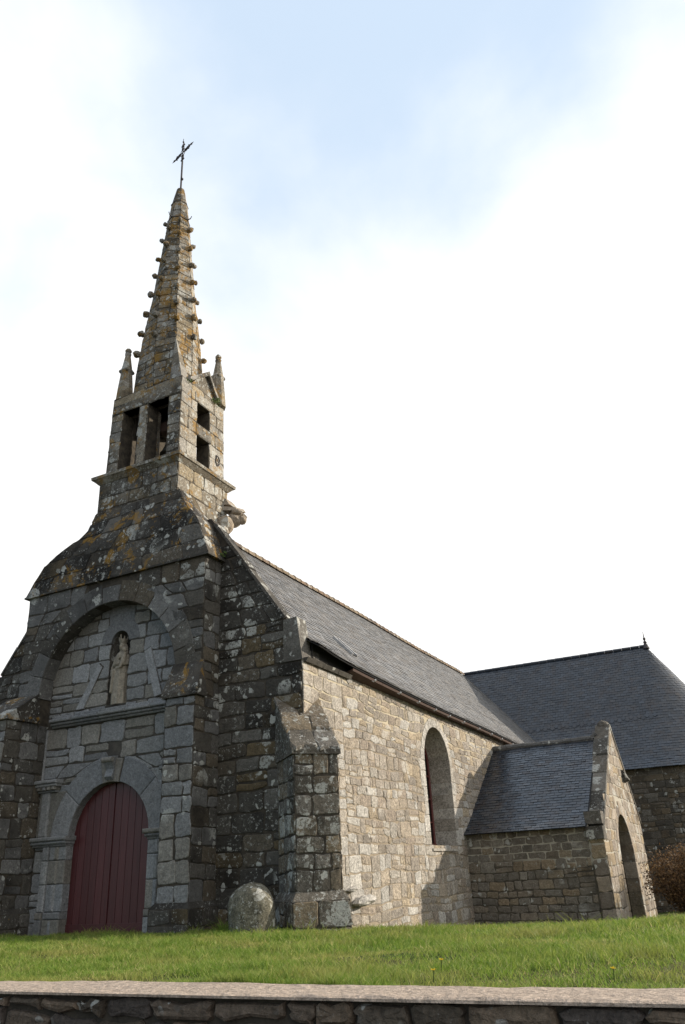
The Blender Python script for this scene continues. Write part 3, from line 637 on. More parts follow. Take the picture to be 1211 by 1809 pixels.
        mb.prism([B[0], B[1], (b + o, yt + 0.05, zc + 0.091), (a - o, yt + 0.05, zc + 0.091)], [lerp(Vector(B[0]), Vector(B[3]), 0.98), lerp(Vector(B[1]), Vector(B[2]), 0.98), B[2], B[3]])
        part(mb, 'pier_cap', m_hood, pr)
    # double door of narrow boards
    d = empty('door'); d.parent = church; d.location = (4.6 + DC, -8 - 0.06, 0)
    for sg in (-1, 1):
        mb = MB(); nb = 6; wd = (DR + 0.04) / nb
        for k in range(nb):
            x0_, x1_ = k * wd + 0.008, (k + 1) * wd - 0.004; tn = rt3()
            def top(x): return DZ + math.sqrt(max(0.0, (DR + 0.05) ** 2 - min(x, DR + 0.05) ** 2))
            f = [(sg * x0_, -0.0, -0.05), (sg * x1_, 0, -0.05), (sg * x1_, 0, top(x1_)), (sg * (x0_ + x1_) / 2, 0, top((x0_ + x1_) / 2)), (sg * x0_, 0, top(x0_))]
            if sg < 0: f = f[::-1]
            mb.prism([(q[0], 0.05, q[2]) for q in f], [(q[0] , -0.012, q[2]) for q in f], tn)
            mb.prism([(sg * (x0_ - 0.012), 0.05, -0.05), (sg * (x1_ + 0.008), 0.05, -0.05), (sg * (x1_ + 0.008), 0.05, top(x1_)), (sg * (x0_ - 0.012), 0.05, top(x0_))], [(sg * (x0_ - 0.012), 0.0, -0.05), (sg * (x1_ + 0.008), 0.0, -0.05), (sg * (x1_ + 0.008), 0.0, top(x1_)), (sg * (x0_ - 0.012), 0.0, top(x0_))], (0, 0, 0))
        e = (0.012, DR) if sg > 0 else (-DR, -0.012)
        mb.box(e[0], e[1], -0.032, -0.01, 0.0, 0.17)
        if sg < 0: mb.box(-0.06, -0.012, -0.03, -0.012, 0.16, DZ + DR - 0.02)
        mb.build('door_leaf', m_door, d)
portal()
# --- hood roof above the portal
HOOD = [(7.55, -7.60, -1.97, -0.665), (7.95, -7.40, -2.12, -0.645), (8.34, -7.10, -2.27, -0.62), (8.57, -6.77, -2.38, -0.60), (8.81, -6.30, -2.60, -0.55), (8.96, -5.95, -2.75, -0.50), (9.25, -5.86, -2.95, -0.42), (9.62, -5.82, -3.14, -0.32)]
def hood():
    mb = MB()
    xl, xr, yf = [lambda z, k=k: table(HOOD, z, k) for k in (1, 2, 3)]
    for i in range(len(HOOD) - 1):
        z0, z1 = HOOD[i][0], HOOD[i + 1][0]
        q = lambda z: [(xl(z), yf(z), z), (xr(z), yf(z), z), (xr(z), 0.3, z), (xl(z), 0.3, z)]
        mb.prism(q(z0), q(z1), (0.5, 0.5, 0.5), 1)
    mf = lambda a, b, h: Vector((lerp(xl(b), xr(b), a / 5.6), yf(b) - h * 0.95, b + h * 0.3))
    masonry(mb, mf, lambda z: [(0, 5.6)], 7.55, 9.6, (0.3, 0.5), (0.5, 1.2), 0.02, 0.002, 0.0, wave=0.03, jit=0.012)
    ms = lambda a, b, h: Vector((xr(b) + h * 0.85, lerp(yf(b), 0.25, a), b + h * 0.5))
    masonry(mb, ms, lambda z: [(0, 1)], 7.53, 9.6, (0.3, 0.45), (0.4, 0.7), 0.014, 0.004, 0.0, jit=0.006)
    mb.box(-7.62, -1.955, -0.69, 0.2, 7.53, 7.575, (0.4, 0.2, 0.5))
    part(mb, 'hood_roof', [m_hood, mo_dark])
hood()
# --- belfry
BX0, BX1, BY0, BY1, BZ0, BZ1 = -5.74, -3.34, -0.20, 1.78, 10.74, 13.15
BCX, BCY = (BX0 + BX1) / 2, (BY0 + BY1) / 2
def belfry():
    lb = [(-5.84, -3.27, -0.27, 1.86)]
    mb = MB(); x0, x1, y0, y1 = lb[0]
    mb.box(x0, x1, y0, y1, 7.9, 10.5, (0.5,) * 3, 1)
    faces = lambda x0, x1, y0, y1: [(plane((x0, y0, 0), (1, 0, 0), (0, -1, 0)), x1 - x0), (plane((x1, y0, 0), (0, 1, 0), (1, 0, 0)), y1 - y0), (plane((x1, y1, 0), (-1, 0, 0), (0, 1, 0)), x1 - x0), (plane((x0, y1, 0), (0, -1, 0), (-1, 0, 0)), y1 - y0)]
    for k, (mp, w) in enumerate(faces(*lb[0])):
        masonry(mb, mp, lambda z: [(0, w)], 9.0, 10.48, (0.26, 0.40), (0.35, 0.7), 0.016, 0.008, 0.1, tonef=crust_shade(0.9, 1.5) if k == 0 else crust_shade(0.0, 0.35))
    b = part(mb, 'belfry_base', [m_belfry, mo_belfry])
    mb = MB()
    for o0, o1, za, zb in ((0.02, 0.14, 10.46, 10.58), (0.16, 0.17, 10.58, 10.66), (0.14, -0.05, 10.66, 10.76)):
        L0 = [(x0 - o0, y0 - o0, za), (x1 + o0, y0 - o0, za), (x1 + o0, y1 + o0, za), (x0 - o0, y1 + o0, za)]; L1 = [(x0 - o1, y0 - o1, zb), (x1 + o1, y0 - o1, zb), (x1 + o1, y1 + o1, zb), (x0 - o1, y1 + o1, zb)]
        mb.prism(L0, L1)
    part(mb, 'ledge', m_belfry, b)
    # open bell chamber
    bt = lambda p: Vector((BCX + (p.x - BCX) * (1 - 0.03 * (p.z - BZ0) / 2.4), BCY + (p.y - BCY) * (1 - 0.025 * (p.z - BZ0) / 2.4), p.z))
    W, D = BX1 - BX0, BY1 - BY0
    # front openings (a from the front-left corner)
    fo = [(0.40, 0.98), (1.30, 2.00)]
    def ivf(z): return [(0, fo[0][0]), (fo[0][1], fo[1][0]), (fo[1][1], W)] if z < 12.62 else [(0, W)]
    def ivs_(z): return [(0, 0.73), (1.29, D)] if (10.86 < z < 11.66 or 12.03 < z < 12.68) else [(0, D)]
    def ivi(z): return [(p[0] + (0.02 if i else 0.42), p[1] - (0.02 if i < len(ivs_(z)) - 1 else 0.42)) for i, p in enumerate(ivs_(z))]
    F = [faces(BX0, BX1, BY0, BY1)[i][0] for i in range(4)]; F = [(lambda a, b_, h, m=m: bt(m(a, b_, h))) for m in F]
    mb = MB()
    for m in (F[0], F[2]):
        body(mb, m, ivf, [10.7, 12.62, BZ1], 0.42)
        mir = (lambda iv: (lambda z: [(W - q, W - p) for p, q in iv(z)][::-1]))
        masonry(mb, m, ivf, 10.74, 12.60, (0.24, 0.38), (0.3, 0.5), 0.014, 0.007, 0.05, tonef=crust_shade(0.5, 1.1))
        masonry(mb, m, ivf, 12.62, BZ1 - 0.01, (0.25, 0.28), (0.5, 1.3), 0.014, 0.007, 0.0)
    for m in (F[1], F[3]):
        body(mb, m, lambda z: [(max(p, 0.42), min(q, D - 0.42)) for p, q in ivs_(z)], [10.7, 10.86, 11.66, 12.03, 12.68, BZ1], 0.42)
        for za, zb in ((10.74, 10.86), (10.86, 11.66), (11.66, 12.03), (12.03, 12.68), (12.68, BZ1 - 0.01)):
            masonry(mb, m, ivs_, za, zb, (0.27, 0.42), (0.3, 0.62), 0.014, 0.007, 0.05, tonef=crust_shade(0.0, 0.35))
    # reveals of the openings facing the viewer
    mb.box(BX0 + 0.05, BX1 - 0.05, BY0 + 0.05, BY1 - 0.05, BZ1 - 0.02, BZ1 + 0.03, (0.5,) * 3, 1)
    part(mb, 'bell_chamber', [m_belfry, mo_belfry], b)
    mb = MB(); m = F[0]
    slab(mb, m, 0.0, 1.12, 12.62, 12.90, -0.3, 0.024, (0.3, 0.5, 0.95)); slab(mb, m, 1.13, W, 12.62, 12.94, -0.3, 0.024, (0.5, 0.1, 0.85)); part(mb, 'lintel', m_belfry, b)
    mb = MB(); slab(mb, m, 1.0, 1.28, 10.77, 12.6, -0.55, 0.02, bev=0.03); mb.box(*[BX0 + 1.06, BX0 + 1.24, BY0 + 0.2, BY0 + 0.62, 10.77, 12.6]); part(mb, 'mullion', m_belfry, b)
    mb = MB(); m = F[1]
    slab(mb, m, 0.66, 1.38, 11.67, 12.02, -0.3, 0.03); part(mb, 'transom', m_belfry, b); mb = MB(); slab(mb, m, 0.6, 1.42, 12.69, 12.98, -0.2, 0.032); part(mb, 'lintel', m_belfry, b)
    # small gablet over the side openings
    mb = MB(); gx = BX1 - 0.08
    mb.prism([(gx, 0.22, 13.1), (gx, 1.5, 13.1), (gx, 0.88, 13.86)], [(gx - 0.5, 0.22, 13.1), (gx - 0.5, 1.5, 13.1), (gx - 0.5, 0.88, 13.86)])
    for ya, za, yb, zb in ((0.14, 13.28, 0.95, 13.93), (0.97, 13.95, 1.52, 13.22)):
        mb.prism([(gx + 0.1, ya, za), (gx + 0.1, yb, zb), (gx + 0.1, yb, zb - 0.14), (gx + 0.1, ya, za - 0.14)][::-1], [(gx - 0.45, ya, za + 0.02), (gx - 0.45, yb, zb + 0.02), (gx - 0.45, yb, zb - 0.14), (gx - 0.45, ya, za - 0.14)][::-1])
        mb.t[-6:] = [(0.9, 0.9, 0.9)] * 6
    part(mb, 'gablet', m_belfry, b)
    # corner pinnacles
    for cx_, cy_ in ((BX0 + 0.20, BY0 + 0.24), (BX1 - 0.15, BY1 - 0.18), (BX0 + 0.3, BY1 - 0.28)):
        mb = MB(); prof = [(BZ1 - 0.02, 0.235), (BZ1 + 0.4, 0.205), (BZ1 + 0.9, 0.16), (BZ1 + 1.02, 0.175), (BZ1 + 1.08, 0.145), (BZ1 + 1.55, 0.075), (BZ1 + 1.62, 0.09), (BZ1 + 1.67, 0.065)]
        for (za, ra), (zb, rb) in zip(prof, prof[1:]):
            q = lambda r, z: [(cx_ + r * math.cos(math.pi / 4 * k + math.pi / 8) * 1.08, cy_ + r * math.sin(math.pi / 4 * k + math.pi / 8) * 1.08, z) for k in range(8)]
            mb.prism(q(ra, za), q(rb, zb))
            mb.t[-10:] = [rt3()] * 10
        mb.ball((cx_, cy_, BZ1 + 1.73), 0.095, jit=0.08)
        for k in range(4): mb.ball((cx_ + 0.17 * math.cos(k * math.pi / 2 + .78), cy_ + 0.17 * math.sin(k * math.pi / 2 + .78), BZ1 + 1.0), 0.055, n=6)
        part(mb, 'pinnacle', m_belfry, b)
    mb = MB()   # iron wall anchor
    y, z, x = 1.46, 11.28, BX1 + 0.02
    mb.tube([(x, y + 0.09 * math.cos(t * 0.5), z + 0.15 * math.sin(t * 0.5)) for t in range(0, 13)], 0.013, 6); mb.tube([(x + 0.01, y - 0.03 + 0.05 * math.sin(t), z - 0.16 + t * 0.055) for t in range(7)], 0.012, 6)
    part(mb, 'iron_anchor', m_iron, b)
    mb = MB()   # gargoyle and broken corbels at the foot of the belfry
    for c, r, sz in (((-3.22, 1.7, 9.42), 0.26, 1.0), ((-3.1, 1.95, 9.62), 0.22, 0.9), ((-2.98, 1.9, 9.8), 0.17, 0.55), ((-3.02, 2.15, 9.78), 0.18, 0.6), ((-2.9, 2.05, 9.62), 0.13, 1.0), ((-3.16, 1.5, 9.14), 0.18, 1.0)): mb.ball(c, r, rt3(), 0, sz, 10, 0.08)
    mb.prism([(-3.3, 1.6, 9.84), (-2.95, 1.85, 9.86), (-2.88, 2.2, 9.9), (-3.3, 2.15, 9.86)], [(-3.3, 1.6, 9.97), (-2.98, 1.85, 9.95), (-2.92, 2.15, 9.99), (-3.3, 2.1, 10.0)]); mb.prism([(-3.3, 1.66, 10.02), (-3.1, 1.72, 10.02), (-3.08, 2.15, 10.02), (-3.3, 2.15, 10.02)], [(-3.3, 1.7, 10.3), (-3.22, 1.74, 10.22), (-3.2, 2.1, 10.2), (-3.3, 2.15, 10.3)])
    part(mb, 'gargoyle', m_pgable, b)
belfry()
# --- spire
SX, SY, SZ0, SZ1 = -4.58, 0.78, BZ1, 21.45
def spt(k, z):
    t = (z - SZ0) / (SZ1 - SZ0); ang = math.pi / 4 * k - 3 * math.pi / 4
    c, s_ = math.cos(ang), math.sin(ang)
    rr = table([(0, 0.98), (0.10, 0.93), (0.2, 0.84), (0.33, 0.73), (0.45, 0.63), (0.82, 0.335), (0.92, 0.25), (1, 0.12)], t, 1)
    oc = Vector((c, s_)) * rr
    mx = max(abs(c), abs(s_)); sq = Vector((c / mx * 0.74, s_ / mx * 0.66)) * (1 - 0.42 * t)
    w = min(1.0, t / 0.42); p = sq.lerp(oc, w); return Vector((SX + p.x, SY + p.y, z))
def spire():
    mb = MB(); zs = levels((SZ0 - 0.02, SZ1, 16))
    for za, zb in zip(zs, zs[1:]): mb.prism([spt(k, za) for k in range(8)], [spt(k, zb) for k in range(8)], (0.5,) * 3, 1)
    west = [k for k in range(8) if (spt(k, 15) + spt((k + 1) % 8, 15)).y / 2 < SY - 0.15 and (spt(k, 15) + spt((k + 1) % 8, 15)).x / 2 < SX + 0.45]  # faces in shade, which get the painted darker tone
    for k in range(8):
        def mp(a, b, h, k=k):
            p, q = spt(k, b), spt((k + 1) % 8, b); w = max((q - p).length, 1e-4); d = (q - p) / w
            return p + d * a + Vector((d.y, -d.x, 0.1)) * h
        masonry(mb, mp, lambda z, k=k: [(0, (spt(k, z) - spt((k + 1) % 8, z)).length)], SZ0, 19.7, (0.2, 0.30), (0.28, 0.55), 0.014, 0.006, 0.0, jit=0.008, tonef=crust_shade(0.5, 1.1) if k in west else crust_shade(0.0, 0.4))
        masonry(mb, mp, lambda z, k=k: [(0, (spt(k, z) - spt((k + 1) % 8, z)).length)], 19.72, SZ1, (0.4, 0.6), (0.6, 0.9), 0.01, 0.004, 0.0, jit=0.004)
    s = part(mb, 'spire', [m_spire, mo_belfry])
    mb = MB()   # broach filling the bare corner beside the side gablet
    c = Vector((BX1 - 0.05, BY0 + 0.04, BZ1)); tip = spt(1 + 0, 14.9) if False else spt(1, 14.9)
    f = max(range(8), key=lambda k: (spt(k, SZ0).x - spt(k, SZ0).y)); tip = spt(f, 14.85) + Vector((0.02, -0.02, 0))
    base = [Vector((BX1 - 0.46, BY0 + 0.05, BZ1)), c, Vector((BX1 - 0.05, BY0 + 0.40, BZ1))]
    for i, t in enumerate((0.33, 0.66)):
        pass
    prevl = base + [spt(f, BZ1)]
    for t in (0.3, 0.6, 0.97):
        nl = [lerp(p, tip, t) for p in base] + [lerp(spt(f, BZ1), tip, t)]
        mb.prism(prevl, nl); mb.t[-6:] = [(rng.random(), rng.random(), 0.75)] * 6; prevl = nl
    part(mb, 'broach', m_belfry, s)
    for k in range(8):
        for j in range(8):
            z = 14.75 + j * 0.72 + (0.36 if k % 2 else 0) + rng.uniform(-.05, .05)
            if z > 20.0: continue
            if k == f and z < 15.3: continue
            p = spt(k, z); n = Vector((p.x - SX, p.y - SY, 0)).normalized(); mb = MB(); r = 0.105 - 0.004 * j
            e = rng.uniform(0.8, 1.15); mb.tube([p - n * 0.08, p + n * 0.04 + Vector((0, 0, 0.03))], [0.10, 0.06], 6, rt3()); mb.ball(p + n * 0.075 * e + Vector((0, 0, 0.03)), r * e, rt3(), 0, rng.uniform(0.8, 1.1), 8, 0.16); part(mb, 'crocket', m_spire, s)
    for z in (19.98, 20.72):       # iron bands, the lower one with hooks
        mb = MB(); pts = [spt(k, z) for k in range(8)]; pts = [Vector((SX + (p.x - SX) * 1.06, SY + (p.y - SY) * 1.06, z)) for p in pts]; mb.tube(pts + [pts[0]], 0.016, 5)
        if z < 20.2:
            for k in range(1, 8, 2):
                p = spt(k, 19.98); n = Vector((p.x - SX, p.y - SY, 0)).normalized(); mb.tube([p, p + n * 0.13, p + n * 0.17 + Vector((0, 0, 0.07))], 0.018, 5)
        part(mb, 'iron_band', m_iron, s)
    mb = MB(); top = Vector((SX, SY, SZ1))
    mb.tube([top - Vector((0, 0, 0.3)), (SX, SY, 22.75)], 0.03, 8); mb.ball((SX + 0.03, SY, 21.95), 0.05)
    mb.tube([(SX, SY, 22.75), (SX, SY, 23.85)], [0.024, 0.01], 8)
    d = Vector((math.cos(math.radians(-17)), math.sin(math.radians(-17)), 0)); c = Vector((SX, SY, 23.2)); zv = Vector((0, 0, 1))
    mb.tube([c - d * 0.55, c + d * 0.55], 0.018, 6)
    for dd, ln in ((d, 0.48), (-d, 0.48), (zv, 0.5), (-zv, 0.42)):
        e = zv if dd.z == 0 else d
        for r in (0.16, 0.30, ln): mb.ball(c + dd * r, 0.046 if r < ln else 0.034, n=6)
        mb.tube([c + dd * 0.15 + e * 0.06, c + dd * (ln - 0.08) + e * 0.05], 0.012, 5); mb.tube([c + dd * 0.15 - e * 0.06, c + dd * (ln - 0.08) - e * 0.05], 0.012, 5)
        mb.tube([c + dd * 0.33 - e * 0.09, c + dd * 0.33 + e * 0.09], 0.022, 5); mb.tube([c + dd * ln, c + dd * (ln + 0.13)], [0.018, 0.004], 5)
    for a, b in ((d, zv), (zv, -d), (-d, -zv), (-zv, d)): mb.tube([c + a * 0.16, c + (a + b) * 0.10, c + b * 0.16], 0.011, 5)
    part(mb, 'iron_cross', m_iron, s)
spire()
# --- nave
WC, WR, WSILL, WSPR = 7.5, 0.98, 1.45, 3.55
def nave():
    mp = plane((0, 0, 0), (0, 1, 0), (1, 0, 0)); iv = archiv(0.04, 26.0, [(WC, WR + 0.02, WSILL, WSPR)])
    mb = MB(); body(mb, mp, iv, levels((-2.2, WSILL, 1), (WSILL, WSPR, 1), (WSPR, WSPR + WR + 0.02, 12), (WSPR + WR + 0.02, 5.0, 1)), 1.15)
    def tf(a, z):
        # dressed pale quoins near the corner, rubble beyond
        if a < 1.9: return (rng.random(), rng.choice((0.0, 0.25, 0.6, 0.9, 0.95, 0.3)), rng.random())
        return rt3()
    ring = archiv(0, 1, [(WC, WR + 0.2, WSILL - 0.1, WSPR)])
    for za, zb, ch, cw in ((-1.6, WSILL, (0.14, 0.34), (0.18, 0.66)), (WSILL, WSPR + WR + 0.2, (0.14, 0.34), (0.18, 0.66)), (WSPR + WR + 0.2, 5.0, (0.13, 0.2), (0.25, 0.55))):
        masonry(mb, mp, lambda z: [(1.75, 14.0)] if len(archiv(1.75, 14.0, [(WC, WR + 0.2, WSILL, WSPR)])(z)) == 1 else archiv(1.75, 14.0, [(WC, WR + 0.2, WSILL, WSPR)])(z), za, zb, ch, cw, 0.014, 0.008, 0.3, wave=0.03, jit=0.015, tonef=tf)
    masonry(mb, mp, lambda z: [(0, 1.75)], -0.6, 5.0, (0.24, 0.40), (0.3, 0.7), 0.014, 0.009, 0.15, wave=0.012, tonef=tf)
    masonry(mb, mp, lambda z: [(14.0, 21.5)], 1.0, 5.0, (0.2, 0.3), (0.3, 0.7), 0.014, 0.009, 0.1)
    w = part(mb, 'nave_wall', [m_nave, mo_nave])
    # window surround and splayed reveal
    mb = MB(); arch_ring(mb, mp, WC, WSPR, WR, WR + 0.24, -1.05, 0.018, 11, gap=0.004, tones=[(rng.random(), rng.choice((0.95, 0.62, 0.95)), rng.random() * 0.4) for _ in range(11)])
    for y0, y1, s_ in ((WC - WR - 0.26, WC - WR, -1), (WC + WR, WC + WR + 0.26, 1)):
        z = WSILL
        while z < WSPR - 0.01:
            zt = min(WSPR, z + rng.uniform(0.28, 0.42)); zt = WSPR if WSPR - zt < 0.15 else zt; e = rng.choice((0, 0.12))
            slab(mb, mp, y0 - (e if s_ < 0 else 0), y1 + (e if s_ > 0 else 0), z + 0.004, zt - 0.004, -1.05, 0.018, (rng.random(), rng.choice((0.95, 0.62, 0.95)), rng.random() * 0.5), bev=0.012); z = zt
    part(mb, 'window_surround', m_nave, w)
    win = empty('window'); win.parent = church; win.location = (4.6 - 0.66, -8 + WC, WSILL)
    mb = MB(); loop = [(-WR, 0), (WR, 0)] + [(WR * math.cos(math.pi * k / 16), WSPR - WSILL + WR * math.sin(math.pi * k / 16)) for k in range(17)]
    mb.prism([(-0.02, a, b) for a, b in loop], [(0.0, a, b) for a, b in loop]); mb.build('glass', m_glass, win)
    mb = MB()
    for k in range(5): z = 0.02 + k * 0.62; mb.box(0.0, 0.035, -WR, WR, z - 0.018, z + 0.022)
    for y in (-0.5, 0, 0.5): mb.box(0.001, 0.03, y - 0.015, y + 0.015, 0, 2.95)
    pts = [(0.02, a * 0.97, b) for a, b in loop[2:]]; mb.tube([(0.02, WR * 0.97, 0)] + pts + [(0.02, -WR * 0.97, 0)], 0.04, 6)
    mb.box(0.0, 0.07, -WR, WR, -0.02, 0.09)
    mb.build('glazing_bars', m_frame, win)
    mb = MB(); mb.prism([(-0.9, WC - WR, WSILL - 0.14), (0.05, WC - WR, WSILL - 0.14), (0.05, WC + WR, WSILL - 0.14), (-0.9, WC + WR, WSILL - 0.14)], [(-0.9, WC - WR, WSILL + 0.05), (0.05, WC - WR, WSILL - 0.08), (0.05, WC + WR, WSILL - 0.08), (-0.9, WC + WR, WSILL + 0.05)], (0.5, 0.6, 0.5))
    part(mb, 'window_sill', m_nave, w)
    mb = MB()
    for y0, y1 in ((0.03, 0.78), (0.8, 1.45), (1.47, 2.1)): mb.prism([(-0.1, y0, 4.90), (0.08, y0, 4.90), (0.08, y1, 4.90), (-0.1, y1, 4.90)], [(-0.1, y0, 4.985), (0.14, y0, 4.985), (0.14, y1, 4.985), (-0.1, y1, 4.985)])
    part(mb, 'eave_stone', m_block, w)
    # two rough stones jutting from the wall near the ground
    mb = MB()
    for c, r, sx in (((0.12, 2.15, 0.36), 0.17, 2.5), ((0.06, 1.75, 0.58), 0.09, 2.0)):
        n0 = len(mb.v); mb.ball((0, 0, 0), r, (0.95, 0.95, 0.4), 0, 0.55, 10, 0.12)
        mb.v[n0:] = [(c[0] + p[0] * 1.2, c[1] + p[1] * sx, c[2] + p[2] + p[1] * 0.25) for p in mb.v[n0:]]
    part(mb, 'jutting_stone', m_nave, w)
    # diagonal corner buttress
    s2 = math.sqrt(0.5); hw = 0.425; F = 0.81
    fr = lambda d, s_: Vector((s2 * (d + s_), s2 * (-d + s_), 0))      # d along the bisector outwards, s across (towards the nave)
    o = fr(F, 0); U = Vector((s2, s2, 0)); Nn = Vector((s2, -s2, 0))
    mf = plane(o - U * hw, U, Nn); mb = MB()
    body(mb, mf, lambda z: [(0.004, 2 * hw - 0.004)], [-0.8, 2.95], F + 0.5)
    masonry(mb, mf, lambda z: [(0, 2 * hw)], 0.6, 2.95, (0.26, 0.38), (0.3, 0.55), 0.018, 0.01, 0.05)
    ml = plane(fr(-0.42, -hw), Nn, -U); mr = plane(fr(F, hw), -Nn, U)
    masonry(mb, ml, lambda z: [(0, F + 0.42)], 0.6, 2.95, (0.26, 0.38), (0.3, 0.5), 0.018, 0.01, 0.05); masonry(mb, mr, lambda z: [(0, F + 0.42)], 0.6, 2.95, (0.26, 0.38), (0.3, 0.5), 0.018, 0.01, 0.05)
    bt_ = part(mb, 'buttress', [m_butt, mo_dark])
    mb = MB(); e = 0.05
    cz = lambda d: 3.02 + (F + e - d) * 0.90
    A = [(-0.55, -hw - e), (F + e, -hw - e), (F + e, hw + e), (-0.55, hw + e)]
    lo = [Vector((fr(*a).x, fr(*a).y, 2.93)) for a in A]; hi = [Vector((fr(*a).x, fr(*a).y, cz(a[0]))) for a in A]
    cm = lambda a, b, h: (lambda q: Vector((q.x, q.y, cz(b) + h)))(fr(b, a))
    mb.prism(lo, hi, (0.3, 0.3, 0.6))
    cq = lambda a, b, h: cm(a, F + e - b, h)
    masonry(mb, cq, lambda z: [(-hw - e, hw + e)], 0.0, F + 0.5, (0.26, 0.4), (0.35, 0.6), 0.05, 0.0, 0.0, wave=0.03, jit=0.024)
    part(mb, 'buttress_cap', m_butt, bt_)
    mb = MB(); e = 0.10
    A = [fr(-0.5, -hw - e), fr(F + e, -hw - e), fr(F + e, hw + e), fr(-0.5, hw + e)]; B = [fr(-0.5, -hw), fr(F, -hw), fr(F, hw), fr(-0.5, hw)]
    mb.prism([Vector((p.x, p.y, -0.8)) for p in A], [Vector((p.x, p.y, 0.46)) for p in A], (0.5,) * 3, 1); mb.prism([Vector((p.x, p.y, 0.461)) for p in A], [Vector((p.x, p.y, 0.62)) for p in B], (0.4, 0.3, 0.5))
    for o2, u2, n2, ww in ((fr(F + e, -hw - e), U, Nn, 2 * (hw + e)), (fr(-0.45, -hw - e), Nn, -U, F + e + 0.45), (fr(F + e, hw + e), -Nn, U, F + e + 0.45)): masonry(mb, plane(o2, u2, n2), lambda z: [(0, ww)], -0.3, 0.46, (0.35, 0.4), (0.4, 0.6), 0.014, 0.008)
    part(mb, 'plinth', [m_butt, mo_dark], bt_)
nave()
# --- slate roofs
def slates(mb, mp, a_of, S, exp, wid, mi=0, lift=0.012, twist=0.002, joint=0.005, tf=None):
    """rows of overlapping slates; b runs up the slope from 0 to S, a_of(b) gives the ends of a row"""
    rows = int(S / exp)
    for r in range(rows):
        b0 = r * exp; b1 = min(S, b0 + exp * 1.25); a0, a1 = a_of(b0); n = max(1, int(round((a1 - a0) / wid))); off = (r % 2) * 0.5
        for k in range(-1, n + 1):
            l, h = (k + off) / n, (k + 1 + off) / n
            if l >= 1 or h <= 0: continue
            l, h = max(0, l), min(1, h); c0, c1 = a_of(b1); bj = rng.gauss(0, exp * 0.04); hj = lift * rng.uniform(0.7, 1.4); tw = rng.gauss(0, twist)
            g = joint / max(a1 - a0, 1) * 1.0
            A = mp(lerp(a0, a1, l + g), b0 + bj, hj + tw); B = mp(lerp(a0, a1, h - g), b0 + bj, hj - tw); Cc = mp(lerp(c0, c1, h - g), b1, 0.002 + tw); Dd = mp(lerp(c0, c1, l + g), b1, 0.002 - tw)
            A2 = mp(lerp(a0, a1, l + g), b0 + bj, hj + tw - 0.009); B2 = mp(lerp(a0, a1, h - g), b0 + bj, hj - tw - 0.009)
            t = tf(b0, A) if tf else rt3(); ids = [mb.vert(p) for p in (A, B, Cc, Dd, A2, B2)]
            mb.face((ids[0], ids[1], ids[2], ids[3]), t, mi); mb.face((ids[4], ids[5], ids[1], ids[0]), t, mi)
def profile(pts):
    """point on a polyline at arc length s, with its outward normal (2-D)"""
    seg = [math.dist(p, q) for p, q in zip(pts, pts[1:])]; S = sum(seg)
    def at(s):
        s = max(0, s)
        for (p, q), l in zip(zip(pts, pts[1:]), seg):
            if s <= l + 1e-9 or (p, q) == (pts[-2], pts[-1]):
                t = s / l; d = ((q[0] - p[0]) / l, (q[1] - p[1]) / l); return (lerp(p[0], q[0], t), lerp(p[1], q[1], t)), d
            s -= l
    return at, S
